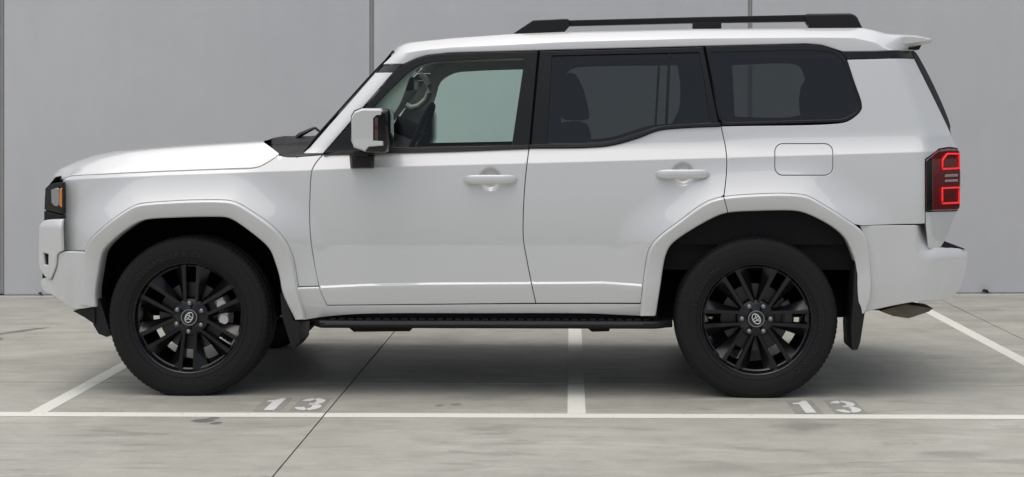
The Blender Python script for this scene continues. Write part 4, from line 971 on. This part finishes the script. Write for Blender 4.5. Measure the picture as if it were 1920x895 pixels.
def arc_text(txt, rad, a_mid, size, y, spread=1.0):
    """raised sidewall lettering: glyph outlines bent round the tyre"""
    cu = bpy.data.curves.new('t', 'FONT'); cu.body = txt; cu.size = size; cu.space_character = 1.25 * spread; cu.extrude = .0008; cu.resolution_u = 3
    o = bpy.data.objects.new('t', cu); COL.objects.link(o); dg = bpy.context.evaluated_depsgraph_get(); me = bpy.data.meshes.new_from_object(o.evaluated_get(dg))
    bpy.data.objects.remove(o); v = np.array([tuple(q.co) for q in me.vertices]); x0, x1 = v[:, 0].min(), v[:, 0].max()
    a = R(a_mid) - (v[:, 0] - (x0 + x1) / 2) / rad; r_ = rad + v[:, 1] - size * .35
    out = [(rr * math.cos(t_), y - zz, rr * math.sin(t_)) for rr, t_, zz in zip(r_, a, v[:, 2])]
    for q, c_ in zip(me.vertices, out): q.co = c_
    me.update(); return me
TYRE = tyre_mesh()
def rim_mesh():
    mb = MB()
    mb.lathe([(.281, -.108), (.2815, -.1195), (.279, -.1225), (.2745, -.1205), (.270, -.112), (.266, -.102), (.261, -.085), (.252, -.03), (.235, .02), (.238, .10), (.262, .108), (.268, .112), (.268, .095), (.245, .09), (.24, .02), (.252, -.03), (.256, -.085), (.268, -.095)], 96)
    mb.lathe([(.0, -.030), (.075, -.030), (.092, -.036), (.098, -.045), (.090, -.070), (.070, -.080), (.050, -.084), (.046, -.086)], 48)
    mb.lathe([(.098, -.045), (.10, .0), (.09, .03), (.0, .03)], 40)
    return mb.mesh(smooth=40)
def spoke_mesh():
    """one of twelve arms: flat crown with sculpted flanks; built for the +z side of the +x direction"""
    R_ = .272
    base = [(.26, .070), (.62, .080), (1.005, .088), (.935, .372), (.86, .342), (.60, .250), (.40, .190), (.26, .150)]
    crown = [(.27, .078), (.62, .090), (.975, .100), (.955, .178), (.87, .170), (.60, .150), (.40, .138), (.27, .130)]
    yb = [-.030] * 8; yc = [-.078, -.088, -.097, -.099, -.096, -.088, -.082, -.078]
    ymid = [-.060, -.075, -.088, -.074, -.060, -.054, -.056, -.06]
    mb = MB(); n = 8
    v = [(a * R_, y, b * R_) for (a, b), y in zip(base, yb)] + [(a * R_, y, b * R_) for (a, b), y in zip(base, ymid)] + [(a * R_, y, b * R_) for (a, b), y in zip(crown, yc)]
    fs = []
    for k in (0, 1):
        for i in range(n): j = (i + 1) % n; fs.append((k * n + i, k * n + j, (k + 1) * n + j, (k + 1) * n + i))
    fs += [(16, 17, 22, 23), (17, 21, 22), (17, 18, 21), (18, 19, 20), (18, 20, 21), (0, 1, 6, 7), (1, 5, 6), (1, 2, 5), (2, 3, 4), (2, 4, 5)]
    mb.add(v, fs); me = mb.mesh(fixnormals=True)
    bm = bmesh.new(); bm.from_mesh(me); bmesh.ops.bevel(bm, geom=[e for e in bm.edges if e.calc_face_angle(0) > R(20)], offset=.0018, segments=2, affect='EDGES', clamp_overlap=True); bm.to_mesh(me); bm.free()
    me.polygons.foreach_set('use_smooth', [True] * len(me.polygons)); me.set_sharp_from_angle(angle=R(25)); return me
RIM = rim_mesh(); SPOKE = spoke_mesh()
SPOKE_M = SPOKE.copy(); SPOKE_M.transform(Matrix.Scale(-1, 4, Vector((0, 0, 1)))); SPOKE_M.flip_normals()
lug = MB(); lug.lathe([(.0, -.110), (.006, -.110), (.0105, -.106), (.0115, -.098), (.0115, -.060)], 12); LUG = lug.mesh(smooth=35)
capm = MB(); capm.lathe([(.0, -.100), (.034, -.0995), (.037, -.0975)], 40); CAP = capm.mesh(smooth=40)
ringm = MB(); ringm.lathe([(.0365, -.096), (.0365, -.1015), (.041, -.1015), (.0425, -.098), (.0425, -.085)], 48); RING = ringm.mesh(smooth=40)
emb = MB()
def ell(cx, cz, rx, rz, r_, n=32): emb.tube([(cx + rx * math.cos(2 * math.pi * k / n), -.1012, cz + rz * math.sin(2 * math.pi * k / n)) for k in range(n)], r_, 6, closed=True)
ell(0, 0, .0270, .0182, .0023); ell(0, -.0005, .0075, .0172, .0019); ell(0, .0085, .0180, .0083, .0019)
EMB = emb.mesh(smooth=60)
DISC = MB(); DISC.lathe([(.08, -.025), (.170, -.025), (.172, -.020), (.172, .002), (.170, .006), (.08, .006)], 64); DISC = DISC.mesh(smooth=30)
def caliper_mesh(k):
    mb = MB(); rows = []
    for i in range(9):
        a = R(-24 + 6 * i); rows.append([(r_ * math.cos(a), y, r_ * math.sin(a)) for r_, y in ((.135, -.045), (.150, -.056), (.185, -.052), (.196, -.030), (.196, .03), (.135, .03), (.135, -.045))])
    mb.grid(rows); mb.add(rows[0][:-1], [tuple(range(6))]); mb.add(rows[-1][:-1], [tuple(range(6))])
    if k:
        for a in (-13, 13): mb.tube([(.168 * math.cos(R(a)), -.05, .168 * math.sin(R(a))), (.168 * math.cos(R(a)), -.066, .168 * math.sin(R(a)))], .024, 14)
    return mb.mesh(smooth=40, fixnormals=True)
def wheel(cx, cz, sd_, rim_a, tyre_a, logo_a, front):
    root = link('wheel', RIM, 'rim', car); root.location = (cx, -sd_ * .835, cz); root.rotation_euler = (0, 0, 0 if sd_ > 0 else math.pi)
    flip = 1
    def child(name, me, mat, ang=0.):
        o = link(name, me, mat, root); o.rotation_euler = (0, -ang, 0); return o
    # tyre settles a little on the ground
    mb = MB(); ca, sa = math.cos(R(tyre_a)), math.sin(R(tyre_a))
    v = [(x * ca - z * sa, y, x * sa + z * ca) for x, y, z in TYRE.v]
    zmin = -cz + .0015
    v = [(x + (0 if z > zmin + .02 else 0), y * (1 + .05 * max(0, (-z - .30) / .1)), max(z, zmin)) for x, y, z in v]
    mb.v = v; mb.f = TYRE.f; me = mb.mesh(smooth=35, fixnormals=True); link('tyre', me, 'rubber', root)
    for txt, am, sz in (('GEOLANDAR X-CV', 110, .036), ('YOKOHAMA', -78, .036)):
        me = arc_text(txt, .322, am + tyre_a, sz, -.1348); link('raised_lettering', me, 'letter', root)
    for k in range(6):
        a = R(rim_a + 60 * k)
        child('spoke', SPOKE, 'rim', a); child('spoke', SPOKE_M, 'rim', a)
        o = child('lug_nut', LUG, 'lug', a); o.location = (.0712 * math.cos(a), 0, .0712 * math.sin(a))
    child('centre_cap', CAP, 'gloss'); child('cap_ring', RING, 'lug'); child('emblem', EMB, 'emblem', R(logo_a))
    child('brake_disc', DISC, 'disc'); child('brake_caliper', caliper_mesh(front), 'caliper' if front else 'disc', R(8 if front else 5))
    return root
for sd_ in BOTH:
    wheel(WC_F[0], .392, sd_, 28, 0, 62, True); wheel(WC_R[0], .392, sd_, 0, -135, -58, False)

# ------------------------------------------------------------------ litter at the foot of the wall
def leaf(name, x, dy, s, label):
    o = empty(name, (x, wall_y(x) - dy, .002)); o.rotation_euler = (0, 0, s * 50)
    tag(o, label, 'leaf')
    mb = MB(); n = 7
    rows = [[(s * (k / (n - 1) - .5), s * .22 * math.sin(math.pi * k / (n - 1)) * q, .35 * s * abs(q) * math.sin(math.pi * k / (n - 1)) + .004 + .2 * s * (k / (n - 1))) for q in (-1, 0, 1)] for k in range(n)]
    mb.grid(rows); mb.build('blade', 'leaf', o, smooth=60)
    mb = MB(); mb.tube([(-s * .5, 0, .004), (-s * .8, s * .1, .004)], .003, 5); mb.build('stalk', 'leaf', o)
leaf('dry_leaf', 3.32, .03, .07, 'curled dark leaf at the wall foot behind the rear bumper')
leaf('dry_leaf', -4.20, .03, .05, 'tiny dark leaf at the wall foot in front of the car')
